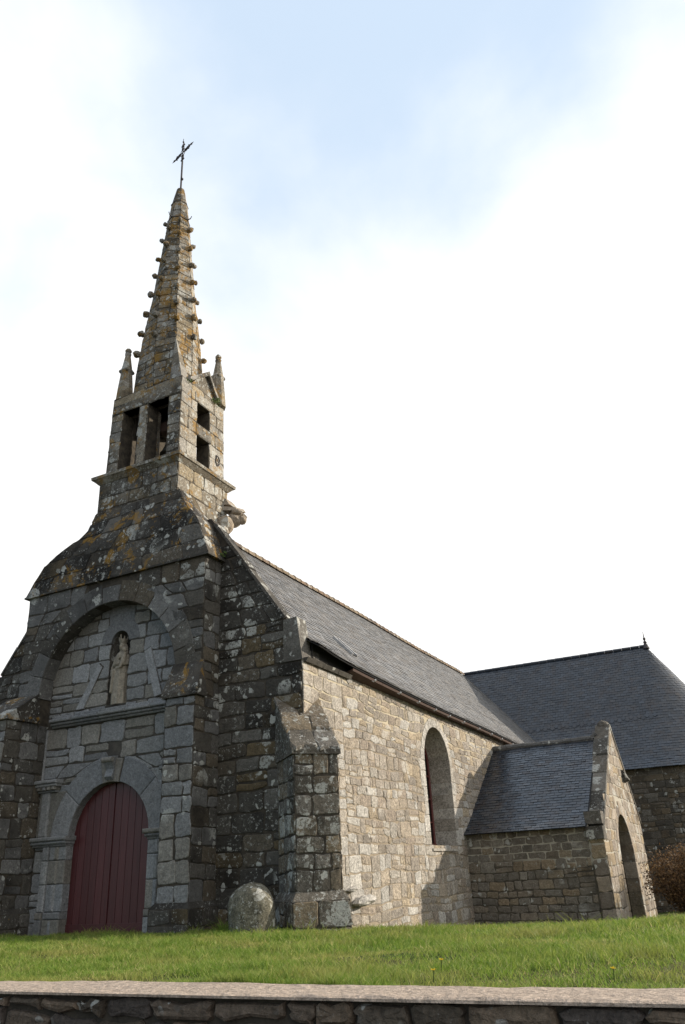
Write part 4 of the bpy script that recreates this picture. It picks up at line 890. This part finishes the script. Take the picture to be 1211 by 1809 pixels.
def nave_roof():
    pts = [(0.30, 5.06), (-0.10, 5.35), (-0.55, 5.76), (-1.1, 6.31), (-4.6, 10.02)]; at, S = profile(pts)
    def sag(y, u):
        e = max(0.0, 1 - u / 1.6); return e * (-0.013 * (y - 5) + 0.13 * math.exp(-max(0, y - 0.4) / 0.8)) + 0.02 * math.sin(y * 0.55 + 1)
    for sg in (1, -1):
        mp = lambda a, b, h: (lambda p, d: Vector(((p[0] - d[1] * -h) if sg > 0 else -9.2 - (p[0] + d[1] * h), a, p[1] + -d[0] * h + sag(a, b))))(*at(b))
        mb = MB(); ya = 0.26
        nb = 24; na = 130
        ids = [[mb.vert(mp(lerp(ya, 25.5, i / na), S * j / nb, -0.02)) for i in range(na + 1)] for j in range(nb + 1)]
        idl = [[mb.vert(mp(lerp(ya, 25.5, i / na), S * j / nb, -0.04)) for i in range(na + 1)] for j in range(nb + 1)]
        for j in range(nb):
            for i in range(na):
                mb.face((ids[j][i], ids[j][i + 1], ids[j + 1][i + 1], ids[j + 1][i]), (0.3,) * 3, 1); mb.face((idl[j][i], idl[j + 1][i], idl[j + 1][i + 1], idl[j][i + 1]), (0.3,) * 3, 1)
            mb.face((ids[j][0], ids[j + 1][0], idl[j + 1][0], idl[j][0]), (0.3,) * 3, 1)
        for i in range(na): mb.face((ids[0][i], idl[0][i], idl[0][i + 1], ids[0][i + 1]), (0.3,) * 3, 1)
        if sg > 0: slates(mb, mp, lambda b: (ya, 25.4), S, 0.165, 0.27, lift=0.017, twist=0.001, joint=0.009)
        r = part(mb, 'nave_roof', [m_slate_nave, m_black])
        if sg < 0: continue
        main = r
        mb = MB()   # black panel painting the shade of the open gap under the slates beside the kneeler
        for k in range(8):
            y0, y1 = 0.42 + k * 0.2, 0.42 + (k + 1) * 0.2; mb.prism([(0.0, y0, 4.99), (0.03, y0, 4.99), (0.03, y1, 4.99), (0.0, y1, 4.99)], [(0.0, y0, 5.25 + sag(y0, 0.3)), (0.03, y0, 5.22 + sag(y0, 0.3)), (0.03, y1, 5.22 + sag(y1, 0.3)), (0.0, y1, 5.25 + sag(y1, 0.3))])
        part(mb, 'gap_shade_panel', m_black, main)
        mb = MB()   # boarded eave under the slates
        for k in range(25):
            y0, y1 = 1.9 + k * 0.8, 1.9 + (k + 1) * 0.8 - 0.01
            mb.prism([(-0.05, y0, 4.93), (0.24, y0, 5.02 + sag(y0, 0) - 0.06), (0.24, y1, 5.02 + sag(y1, 0) - 0.06), (-0.05, y1, 4.93)], [(-0.05, y0, 5.0), (0.26, y0, 5.06 + sag(y0, 0) - 0.05), (0.26, y1, 5.06 + sag(y1, 0) - 0.05), (-0.05, y1, 5.0)])
        part(mb, 'eave_board', m_wood, main)
        for k in range(10):
            mb = MB(); y = 3.1 + k * 1.28 + rng.uniform(-.15, .15); zz = 4.98 + sag(y, 0)
            mb.tube([(0.2, y, zz), (0.27, y, zz - 0.05), (0.31, y, zz - 0.03)], 0.014, 6); mb.ball((0.31, y, zz - 0.02), 0.03, n=6); part(mb, 'eave_hook', m_zinc, main)
        # lichened ridge tiles
        for k in range(60):
            y0 = 0.7 + k * 0.405; mb = MB(); z = 10.02 + 0.02 * math.sin(y0 * 0.55 + 1) + rng.uniform(-.008, .008); n = 7; rr = (0.135, 0.15)
            a = [[(-4.6 + r_ * math.cos(math.pi * (j / n * 1.16 - 0.08)), y, z - 0.02 + r_ * math.sin(math.pi * (j / n * 1.16 - 0.08))) for j in range(n + 1)] for y, r_ in ((y0, rr[1]), (y0 + 0.07, rr[1]), (y0 + 0.075, rr[0]), (y0 + 0.425, rr[0]))]
            tn = rt3()
            for p, q in zip(a, a[1:]):
                for j in range(n): mb.poly([p[j], p[j + 1], q[j + 1], q[j]][::-1], tn)
            mb.poly(a[0], tn); part(mb, 'ridge_tile', m_terra, main)
        mb = MB(); 
        f = lambda y, x: Vector((x, y, table([(-4.6, 10.02), (-1.1, 6.31), (-0.55, 5.76)], x, 1)))
        nrm = Vector((0.72, 0, 0.69)); y0, y1, xa, xb = 4.05, 4.32, -1.34, -0.80
        for (p, q, w_) in (((y0, xa), (y0, xb), 0.03), ((y1, xa), (y1, xb), 0.03)):
            a, b = f(*p), f(*q); mb.prism([a + Vector((0, -w_, 0)), b + Vector((0, -w_, 0)), b + Vector((0, w_, 0)), a + Vector((0, w_, 0))], [v + nrm * 0.07 for v in (a + Vector((0, -w_, 0)), b + Vector((0, -w_, 0)), b + Vector((0, w_, 0)), a + Vector((0, w_, 0)))])
        a, b, c, d = f(y0, xa), f(y0, xb), f(y1, xb), f(y1, xa); mb.prism([v + nrm * 0.01 for v in (a, b, c, d)], [v + nrm * 0.05 for v in (a, b, c, d)], (0.5,) * 3, 1)
        part(mb, 'skylight', [m_zinc, m_glass], main)
nave_roof()
# --- transept with a rounded end
TY, TYE, TZE, TZR, TXE = 25.44, 20.85, 4.22, 10.12, 4.5
def transept():
    pts = [(TYE, TZE), (TYE + 0.5, TZE + 0.42), (TYE + 1.1, TZE + 1.08), (TYE + 1.9, TZE + 2.05), (TY, TZR)]; at, S = profile(pts)
    mb = MB(); mp = plane((0, TYE + 0.28, 0), (1, 0, 0), (0, -1, 0))
    body(mb, mp, lambda z: [(-0.3, TXE)], [-2.5, TZE + 0.05], 0.6)
    masonry(mb, mp, lambda z: [(2.3, TXE)], -1.2, TZE - 0.5, (0.16, 0.26), (0.25, 0.6), 0.016, 0.01, 0.1, wave=0.02)
    masonry(mb, mp, lambda z: [(2.3, TXE)], TZE - 0.5, TZE + 0.04, (0.24, 0.26), (0.4, 0.7), 0.016, 0.008, 0.0)
    R = TY - TYE - 0.28; rx = 0.95
    cyl = lambda a, b, h: Vector((TXE + math.sin(a / R) * (R + h) * rx, TY - math.cos(a / R) * (R + h), b))
    for i in range(16):
        t0, t1 = i * math.pi / 16 * R, (i + 1) * math.pi / 16 * R; mb.poly([cyl(t0, -2.5, 0), cyl(t1, -2.5, 0), cyl(t1, TZE + 0.1, 0), cyl(t0, TZE + 0.1, 0)], (0.5,) * 3, 1)
    masonry(mb, cyl, lambda z: [(0, 0.55 * math.pi * R)], -1.2, TZE - 0.5, (0.16, 0.26), (0.25, 0.6), 0.016, 0.01, 0.1, wave=0.02)
    masonry(mb, cyl, lambda z: [(0, 0.55 * math.pi * R)], TZE - 0.5, TZE + 0.04, (0.24, 0.26), (0.4, 0.7), 0.016, 0.008, 0.0)
    mb.box(TXE - 12, TXE, TYE + 8.9, TYE + 9.0, -2.5, TZE, (0.5,) * 3, 1)
    w = part(mb, 'transept_wall', [m_tran, mo_tran])
    # slope facing the viewer, then the conical end
    rise = lambda x: 0.035 * (x + 4.6) * 0
    mpf = lambda a, b, h: (lambda p, d: Vector((a, p[0] - d[1] * h, p[1] + d[0] * h)))(*at(b))
    mb = MB(); nb = 20
    for sgn in (1, -1):
        for j in range(nb):
            p0, p1 = at(S * j / nb)[0], at(S * (j + 1) / nb)[0]; F = lambda p: p[0] if sgn > 0 else 2 * TY - p[0]
            mb.poly([(-9, F(p0), p0[1] - 0.015), (TXE, F(p0), p0[1] - 0.015), (TXE, F(p1), p1[1] - 0.015), (-9, F(p1), p1[1] - 0.015)], (0.3,) * 3, 1)
    slates(mb, mpf, lambda b: (-4.9, TXE), S, 0.155, 0.25)
    def cone(a, b, h):
        p, d = at(b); r = TY - p[0]; r = r + d[1] * h; z = p[1] + d[0] * h; return Vector((TXE + math.sin(a) * r * rx, TY - math.cos(a) * r, z))
    for i in range(40):
        for j in range(nb): mb.poly([cone(math.pi * i / 40, S * j / nb, -0.02), cone(math.pi * (i + 1) / 40, S * j / nb, -0.02), cone(math.pi * (i + 1) / 40, S * (j + 1) / nb, -0.02), cone(math.pi * i / 40, S * (j + 1) / nb, -0.02)], (0.3,) * 3, 1)
    rows = int(S / 0.155)
    for r in range(rows):
        b0 = r * 0.155; b1 = min(S, b0 + 0.155 * 1.25); rad = TY - at(b0)[0][0]; n = max(3, int(rad * 0.62 * math.pi / 0.23)); of = (r % 2) * 0.5
        for k in range(-1, n):
            l, hh = (k + of) / n * 0.62 * math.pi, (k + 1 + of - 0.02) / n * 0.62 * math.pi; hj = 0.012 * rng.uniform(0.6, 1.5); tw = rng.gauss(0, 0.003)
            A, B, Cc, Dd = cone(l, b0, hj + tw), cone(hh, b0, hj - tw), cone(hh, b1, 0.002), cone(l, b1, 0.002); A2, B2 = cone(l, b0, hj - 0.009), cone(hh, b0, hj - 0.009)
            ids = [mb.vert(p) for p in (A, B, Cc, Dd, A2, B2)]; t = rt3(); mb.face(ids[:4], t); mb.face((ids[4], ids[5], ids[1], ids[0]), t)
    # a band of diamond-set slates across the slope
    for k in range(44):
        a = -2.6 + k * 0.165
        for sgn in (0,):
            b = 3.05 + (0.10 if k % 2 else 0); q = [(a, b - 0.13), (a + 0.12, b), (a, b + 0.13), (a - 0.12, b)]; mb.poly([mpf(x, y, 0.022 + 0.004 * (k % 2)) for x, y in q], (0.9 if k % 5 else 0.4, rng.random(), rng.random()))
    rf = part(mb, 'transept_roof', [m_slate_dark, m_black])
    mb = MB()
    for k in range(23):
        x = -4.7 + k * 0.405; mb.tube([(x, TY, TZR + 0.03), (x + 0.39, TY, TZR + 0.03)], [0.085, 0.075], 8, rt3())
    part(mb, 'ridge_capping', m_slate_dark, rf)
    mb = MB(); mb.tube([(TXE, TY, TZR - 0.1), (TXE, TY, TZR + 0.16), (TXE, TY, TZR + 0.2), (TXE, TY, TZR + 0.3), (TXE, TY, TZR + 0.75)], [0.17, 0.06, 0.09, 0.035, 0.008], 10); mb.ball((TXE, TY, TZR + 0.38), 0.07); part(mb, 'finial', m_iron, rf)
transept()
# --- porch
PX, PYL, PYR, PRY, PRZ = 3.83, 9.3, 16.5, 13.1, 4.48
def porch():
    mp = plane((0, PYL, 0), (1, 0, 0), (0, -1, 0)); mb = MB()
    body(mb, mp, lambda z: [(-0.1, PX - 0.36)], [-2, 1.8], 0.5)
    masonry(mb, mp, lambda z: [(0, PX - 0.4)], -1.2, 1.0, (0.14, 0.25), (0.2, 0.5), 0.016, 0.010, 0.15, wave=0.02, jit=0.011); masonry(mb, mp, lambda z: [(0, PX - 0.4)], 1.0, 1.8, (0.18, 0.24), (0.25, 0.5), 0.01, 0.006, 0.0, wave=0.012)
    w = part(mb, 'porch_wall', [m_porch, mo_porch])
    mb = MB(); body(mb, plane((0, PYR - 0.5, 0), (1, 0, 0), (0, -1, 0)), lambda z: [(-0.1, PX - 0.36)], [-2, 2.0], 0.5); masonry(mb, plane((0, PYR - 0.5, 0), (1, 0, 0), (0, -1, 0)), lambda z: [(0, PX - 0.4)], -1.2, 2.0); part(mb, 'porch_wall', [m_gable, mo_dark])  # inner wall in darker stone, deepening the shade inside the porch by colour
    # gable with the doorway
    GP, GZ = 13.75, 4.86
    def edge(z):
        l = PYL - 0.02 if z < 1.55 else lerp(PYL - 0.02, GP - 0.05, (z - 1.55) / (GZ - 1.55)); r = PYR + 0.3 if z < 2.1 else lerp(PYR + 0.3, GP + 0.25, (z - 2.1) / (GZ - 2.1)); return (l, r)
    C0, R0, Z0 = 12.80, 1.28, 0.88
    def iv(z):
        a, b = edge(z); out = archiv(a, b, [(C0, R0 + 0.02, -3, Z0)])(z); return out
    mg = plane((PX, 0, 0), (0, 1, 0), (1, 0, 0)); mb = MB()
    body(mb, mg, iv, levels((-2, Z0, 2), (Z0, Z0 + R0 + 0.02, 10), (Z0 + R0 + 0.02, GZ, 8)), 0.38)
    masonry(mb, mg, lambda z: archiv(*edge(z), [(C0, R0 + 0.3, -3, Z0)])(z), -1.2, GZ, (0.25, 0.4), (0.35, 0.8), 0.016, 0.009, 0.1)
    ml = plane((PX - 0.38, PYL - 0.02, 0), (1, 0, 0), (0, -1, 0)); masonry(mb, ml, lambda z: [(0, 0.38)], -1.2, 1.55, (0.3, 0.42), (0.4, 0.6), 0.02, 0.009, 0.0)
    g = part(mb, 'porch_gable', [m_pgable, mo_porch])
    mb = MB(); arch_ring(mb, mg, C0, Z0, R0, R0 + 0.34, -0.36, 0.02, 9)
    for y0, y1 in ((C0 - R0 - 0.32, C0 - R0), (C0 + R0, C0 + R0 + 0.32)):
        z = -1.3
        while z < Z0 - 0.01: zt = min(Z0, z + rng.uniform(0.35, 0.5)); slab(mb, mg, y0, y1, z + 0.004, zt - 0.004, -0.36, 0.02); z = zt
    part(mb, 'porch_arch', m_pgable, g)
    mb = MB()
    for sgn in (0, 1):
        n = 6
        A0, A1 = ((PYL - 0.1, 1.52), (GP - 0.02, GZ + 0.06)) if sgn == 0 else ((PYR + 0.42, 2.05), (GP + 0.1, GZ + 0.06))
        for i in range(n):
            p, q = [Vector((0, lerp(A0[0], A1[0], t), lerp(A0[1], A1[1], t))) for t in (i / n + 0.003, (i + 1) / n - 0.003)]; up_ = Vector((0, 0, 0.11 + rng.uniform(-.03, .03)))
            a = [p - Vector((0, 0, 0.06)), q - Vector((0, 0, 0.06)), q + up_, p + up_]; x0_, x1_ = PX - 0.42, PX + 0.035
            mb.prism([v + Vector((x0_, 0, 0)) for v in a], [v + Vector((x1_, 0, 0)) for v in a], rt3()) 
    mb.ball((PX - 0.19, GP + 0.05, GZ + 0.12), 0.2, rt3(), 0, 0.9, 10, 0.08)
    mb.prism([(PX + 0.0, 14.5, 3.22), (PX + 0.2, 14.5, 3.3), (PX + 0.2, 14.95, 3.3), (PX, 14.95, 3.22)], [(PX, 14.5, 3.62), (PX + 0.08, 14.55, 3.6), (PX + 0.08, 14.9, 3.6), (PX, 14.95, 3.62)])
    for y, z in ((PYL - 0.03, 1.62), (PYL + 0.05, 2.0)): mb.box(PX - 0.42, PX + 0.03, y - 0.08, y + 0.35, z - 0.2, z + 0.12)
    part(mb, 'porch_coping', m_coping, g)
    # roof
    pts = [(9.08, 1.74), (9.45, 1.93), (9.9, 2.22), (PRY, PRZ)]; at, S = profile(pts)
    f = lambda a, b, h: (lambda p, d: Vector((a, p[0] - d[1] * h, p[1] + d[0] * h + 0.03 * math.sin(a * 0.9) * (b / S))))(*at(b))
    mb = MB(); nb = 8
    for sgn in (1, -1):
        for j in range(nb):
            p0, p1 = f(0, S * j / nb, -0.015), f(0, S * (j + 1) / nb, -0.015); F = lambda p: p.y if sgn > 0 else 2 * PRY - p.y
            mb.poly([(-0.6, F(p0), p0.z), (PX - 0.36, F(p0), p0.z), (PX - 0.36, F(p1), p1.z), (-0.6, F(p1), p1.z)], (0.3,) * 3, 1)
    slates(mb, f, lambda b: (-0.0 - max(0, 0.5 * (b / S - 0.72)), PX - 0.39), S, 0.135, 0.23)
    rf = part(mb, 'porch_roof', [m_slate_dark, m_black])
    mb = MB()   # mortared ridge, a little lumpy
    pts_ = [(-0.3 + 0.2 * k, PRY + rng.uniform(-.01, .01), PRZ + 0.03 + rng.uniform(-.012, .012)) for k in range(19)] + [(PX - 0.4, PRY + 0.15, PRZ + 0.16)]
    mb.tube(pts_, [0.10 + rng.uniform(-.012, .012) for _ in pts_], 8, (0.3, 0.3, 0.5)); part(mb, 'ridge_mortar', m_block, rf)
porch()
# --- aerial on the far side of the roof
mb = MB(); mb.tube([(-6.1, 2.0, 8.4), (-6.35, 2.0, 9.75)], 0.012, 5); mb.tube([(-6.28, 2.0, 9.2), (-6.2, 1.8, 9.25)], 0.008, 4)
part(mb, 'aerial', m_zinc)

# ---------------------------------------------------------------- separate things about the church
def lathe(mb, prof, c, n=20, tone=(0.5,) * 3):
    rows = [[mb.vert((c[0] + r * math.cos(2 * math.pi * k / n), c[1] + r * math.sin(2 * math.pi * k / n), c[2] + z)) for k in range(n)] for z, r in prof]
    for a, b in zip(rows, rows[1:]):
        for k in range(n): mb.face((a[k], a[(k + 1) % n], b[(k + 1) % n], b[k]), tone)
def bell():
    t = tag(empty('bell', (-4.05, 0.55, 11.0)), 'dark bronze bell hanging inside the open belfry under the spire', 'bell')
    mb = MB(); lathe(mb, [(0.22, 0.02), (0.2, 0.40), (0.24, 0.42), (0.3, 0.37), (0.5, 0.29), (0.8, 0.24), (0.95, 0.2), (1.02, 0.1), (1.03, 0.0)], (0, 0, 0)); mb.build('bell_body', m_bronze, t, True)
    mb = MB(); mb.box(-0.5, 0.5, -0.12, 0.12, 1.04, 1.32); mb.box(-0.07, 0.07, -0.2, -0.13, 0.5, 1.3); mb.build('headstock', m_wood, t)
bell()
def statue():
    bm = bmesh.new(); NS = 40
    # draped body: elliptical sections with folds; (z, rx, ry, x shift)
    sec = [(0.0, 0.20, 0.145, 0.0), (0.25, 0.19, 0.14, 0.0), (0.55, 0.18, 0.135, 0.01), (0.8, 0.175, 0.13, 0.02), (0.95, 0.165, 0.125, 0.015), (1.05, 0.17, 0.12, 0.0), (1.15, 0.175, 0.115, -0.01), (1.22, 0.12, 0.09, -0.01), (1.26, 0.058, 0.058, -0.01)]
    zs_ = [i * 1.26 / 44 for i in range(45)]; rows = []
    for z in zs_:
        rx, ry, sx = table(sec, z, 1), table(sec, z, 2), table(sec, z, 3); row = []
        for k in range(NS):
            a = 2 * math.pi * k / NS; fold = 1 + (0.085 * math.sin(a * 9 + 0.5) * max(0, 1 - z / 0.95) if z < 0.95 else 0.02 * math.sin(a * 6))
            cut = -(z - 0.15) * 1.9 + a * 0.9      # diagonal hem of the cloak
            fold += 0.09 * (1 / (1 + math.exp(-14 * (math.sin(a + 2.0 * z + 2.6) - 0.2)))) if z < 1.0 else 0
            row.append(bm.verts.new((sx + rx * fold * math.cos(a), ry * fold * math.sin(a), z)))
        rows.append(row)
    for a, b in zip(rows, rows[1:]):
        for k in range(NS): bm.faces.new((a[k], a[(k + 1) % NS], b[(k + 1) % NS], b[k]))
    bm.faces.new(rows[0][::-1]); bm.faces.new(rows[-1])
    def ell(c, r, rot=None):
        m = Matrix.Translation(c) @ (rot or Matrix.Identity(4)) @ Matrix.Diagonal((*r, 1)); bmesh.ops.create_uvsphere(bm, u_segments=16, v_segments=12, radius=1, matrix=m)
    def limb(a, b, r0, r1):
        a, b = Vector(a), Vector(b); d = b - a; q = d.to_track_quat('Z', 'Y').to_matrix().to_4x4()
        bmesh.ops.create_cone(bm, cap_ends=True, segments=14, radius1=r0, radius2=r1, depth=d.length, matrix=Matrix.Translation((a + b) / 2) @ q)
        ell(a, (r0,) * 3); ell(b, (r1,) * 3)
    ell((0.0, -0.012, 1.375), (0.078, 0.088, 0.11)); ell((0, -0.098, 1.365), (0.015, 0.022, 0.028)); limb((-0.005, 0, 1.22), (0, 0, 1.32), 0.055, 0.05)   # head, nose, neck
    ell((0, 0.03, 1.37), (0.097, 0.085, 0.125)); limb((-0.07, 0.05, 1.36), (-0.09, 0.05, 1.18), 0.04, 0.05); limb((0.07, 0.05, 1.36), (0.09, 0.05, 1.18), 0.04, 0.05)   # veil
    for s_ in (-1, 1): ell((0.03 * s_, -0.085, 1.385), (0.014, 0.012, 0.008))
    ell((0, -0.088, 1.325), (0.022, 0.012, 0.008))
    bmesh.ops.create_cone(bm, cap_ends=True, segments=16, radius1=0.085, radius2=0.105, depth=0.10, matrix=Matrix.Translation((0, 0, 1.50)))
    for k in range(7): a = 2 * math.pi * k / 7 - 1.57; limb((0.09 * math.cos(a), 0.09 * math.sin(a), 1.53), (0.105 * math.cos(a), 0.105 * math.sin(a), 1.61 if k else 1.66), 0.022, 0.012)
    limb((-0.165, 0.0, 1.13), (-0.215, -0.03, 0.92), 0.052, 0.045); limb((-0.215, -0.03, 0.92), (-0.02, -0.15, 0.95), 0.045, 0.032)   # her right arm across the waist
    for k in range(4): limb((-0.03 + 0.0 * k, -0.155, 0.965 - 0.018 * k), (0.05, -0.165, 0.975 - 0.02 * k), 0.012, 0.009)
    limb((-0.03, -0.15, 0.975), (0.01, -0.175, 1.0), 0.011, 0.009)
    limb((0.165, 0.0, 1.12), (0.2, -0.04, 0.93), 0.052, 0.045); limb((0.2, -0.04, 0.93), (0.1, -0.15, 0.9), 0.043, 0.035)
    limb((0.13, -0.11, 0.95), (0.14, -0.09, 1.17), 0.07, 0.055); ell((0.145, -0.105, 1.265), (0.056, 0.058, 0.068)); limb((0.1, -0.14, 1.12), (0.03, -0.15, 1.06), 0.026, 0.02); limb((0.13, -0.15, 0.95), (0.12, -0.18, 0.84), 0.035, 0.025)   # the child
    limb((-0.23, -0.04, 0.9), (-0.22, -0.05, 0.72), 0.035, 0.05); limb((-0.2, -0.07, 0.8), (0.1, -0.15, 0.86), 0.04, 0.03); limb((-0.12, -0.12, 0.78), (-0.17, -0.12, 0.3), 0.05, 0.03)
    me = bpy.data.meshes.new('statue'); bm.to_mesh(me); bm.free(); me.materials.append(m_statue)
    at = me.attributes.new('tone', 'FLOAT_COLOR', 'CORNER'); at.data.foreach_set('color', [0.5] * 4 * len(me.loops))
    o = bpy.data.objects.new('statue', me); COL.objects.link(o); o.location = (-4.75, -0.13, 4.60); o.scale = (1.0, 1.0, 0.99)
    m = o.modifiers.new('remesh', 'REMESH'); m.mode = 'VOXEL'; m.voxel_size = 0.011; m.use_smooth_shade = True
    m2 = o.modifiers.new('smooth', 'SMOOTH'); m2.factor = 0.5; m2.iterations = 2
    tag(o, 'weathered stone statue of a crowned woman holding a child in the niche above the door', 'statue')
statue()
def boulder():
    mb = MB(); n, m = 40, 26; c = Vector((-0.42, -1.22, -0.06)); rows = []
    for i in range(m + 1):
        t = i / m; z = 0.86 * t; r = 0.385 * (1 + 0.06 * math.sin(t * 2.6)) * (1 if t < 0.45 else math.sqrt(max(0.0, 1 - ((t - 0.45) / 0.55) ** 2.6)) )
        rows.append([mb.vert(c + Vector((r * math.cos(2 * math.pi * k / n) * (1 + 0.03 * math.sin(3 * 2 * math.pi * k / n + t * 4) + 0.02 * math.sin(5 * 2 * math.pi * k / n - t * 6)), r * math.sin(2 * math.pi * k / n), z + 0.012 * math.sin(5 * t + k * 0.5)))) for k in range(n)])
    for a, b in zip(rows, rows[1:]):
        for k in range(n): mb.face((a[k], a[(k + 1) % n], b[(k + 1) % n], b[k]), (0.5, 0.4, 0.1))
    o = mb.build('boulder', stone_mat('boulder_granite', [(0.135, 0.125, 0.092), (0.135, 0.125, 0.092)], 0.40, grime_col=(0.045, 0.043, 0.026), white=0.9, orange=0.1, spot=4.5, speck=0.8, mott=0.8), None, True)
    tag(o, 'rounded lichen spotted granite boulder standing by the corner buttress', 'boulder')
boulder()
def plant(name, loc, label, cat, n, size, spread, mat, stem=True):
    t = MB()
    for k in range(n):
        a = rng.uniform(0, 6.28); r = spread * math.sqrt(rng.random()); p = Vector((r * math.cos(a), r * math.sin(a), rng.uniform(0, spread * 0.9))); d = Vector((rng.gauss(0, 1), rng.gauss(0, 1), rng.gauss(0.4, 0.8))).normalized(); u = d.orthogonal().normalized(); s_ = size * rng.uniform(0.6, 1.3)
        t.poly([p, p + d * s_ * 0.5 + u * s_ * 0.3, p + d * s_, p + d * s_ * 0.5 - u * s_ * 0.3], rt3())
    o = t.build(name, mat); o.location = loc; return tag(o, label, cat)
plant('wall_plant', (-3.32, 1.28, 13.02), 'small green plant growing out of the belfry stonework below the gablet', 'plant', 90, 0.07, 0.14, m_green)
plant('moss_tuft', (-3.33, 0.1, 13.05), 'green moss tuft at the sunlit front edge of the belfry top', 'moss', 60, 0.05, 0.10, m_green)
plant('wall_fern', (-2.0, -0.06, 7.62), 'small green fern in the corner where hood roof meets gable coping', 'plant', 60, 0.07, 0.12, m_green)
def shrub():
    t = tag(empty('shrub', (6.1, 12.6, gz(6.1, 12.6) - 0.05)), 'russet leaved bushy shrub beside the porch', 'shrub')
    tw = MB(); lf = MB(); H = 2.1
    for k in range(170):
        a = rng.uniform(0, 6.28); r0 = 0.35 * math.sqrt(rng.random()); p = Vector((r0 * math.cos(a) * 2.2, r0 * math.sin(a), 0)); d = Vector((math.cos(a) * rng.uniform(0.1, 0.9), math.sin(a) * rng.uniform(0.1, 0.7), rng.uniform(0.6, 1.2))).normalized(); pts = [p]; ln = rng.uniform(0.9, 1.0) * H / 8
        for j in range(8):
            d = (d + Vector((rng.gauss(0, .16), rng.gauss(0, .16), rng.gauss(0.02, .1)))).normalized(); p = p + d * ln * rng.uniform(0.7, 1.1); pts.append(p)
            if j > 0:
                for q in range(20):
                    c = p + Vector((rng.gauss(0, .10), rng.gauss(0, .10), rng.gauss(0, .10))); e = Vector((rng.gauss(0, 1), rng.gauss(0, 1), rng.gauss(0, .8))).normalized(); u = e.orthogonal().normalized(); s_ = rng.uniform(0.045, 0.095)
                    lf.poly([c, c + e * s_ * 0.5 + u * s_ * 0.3, c + e * s_, c + e * s_ * 0.5 - u * s_ * 0.3], rt3())
                if j > 2:
                    e = (d + Vector((rng.gauss(0, .5), rng.gauss(0, .5), rng.gauss(0, .4)))).normalized(); tw.tube([p, p + e * 0.22], [0.006, 0.003], 4)
        tw.tube(pts, [0.018 - 0.0017 * i for i in range(len(pts))], 5)
    tw.build('branches', m_twig, t); lf.build('leaves', m_beech, t)
shrub()
def flower(x, y, label):
    z = gz(x, y); t = tag(empty('dandelion', (x, y, z)), label, 'flower')
    mb = MB(); mb.tube([(0, 0, 0), (0.004, 0, 0.04), (0.006, 0.002, 0.07)], 0.003, 5); mb.build('stem', m_green, t)
    mb = MB()
    for k in range(16):
        a = k * 0.393; d = Vector((math.cos(a), math.sin(a), rng.uniform(0.1, 0.7))).normalized(); u = Vector((-math.sin(a), math.cos(a), 0)); c = Vector((0.006, 0.002, 0.07)); mb.poly([c, c + d * 0.012 + u * 0.004, c + d * 0.021, c + d * 0.012 - u * 0.004], rt3())
    mb.build('petals', m_flower, t)
for x, y, lb in ((6.92, -8.9, 'yellow dandelion in the lawn behind the coping, nearest the right edge'), (6.05, -9.35, 'yellow dandelion in the grass just behind the coping, middle of the lawn'), (5.85, -8.7, 'yellow dandelion a little farther back in the lawn, leftmost of the flowers')):
    flower(x, y, lb)
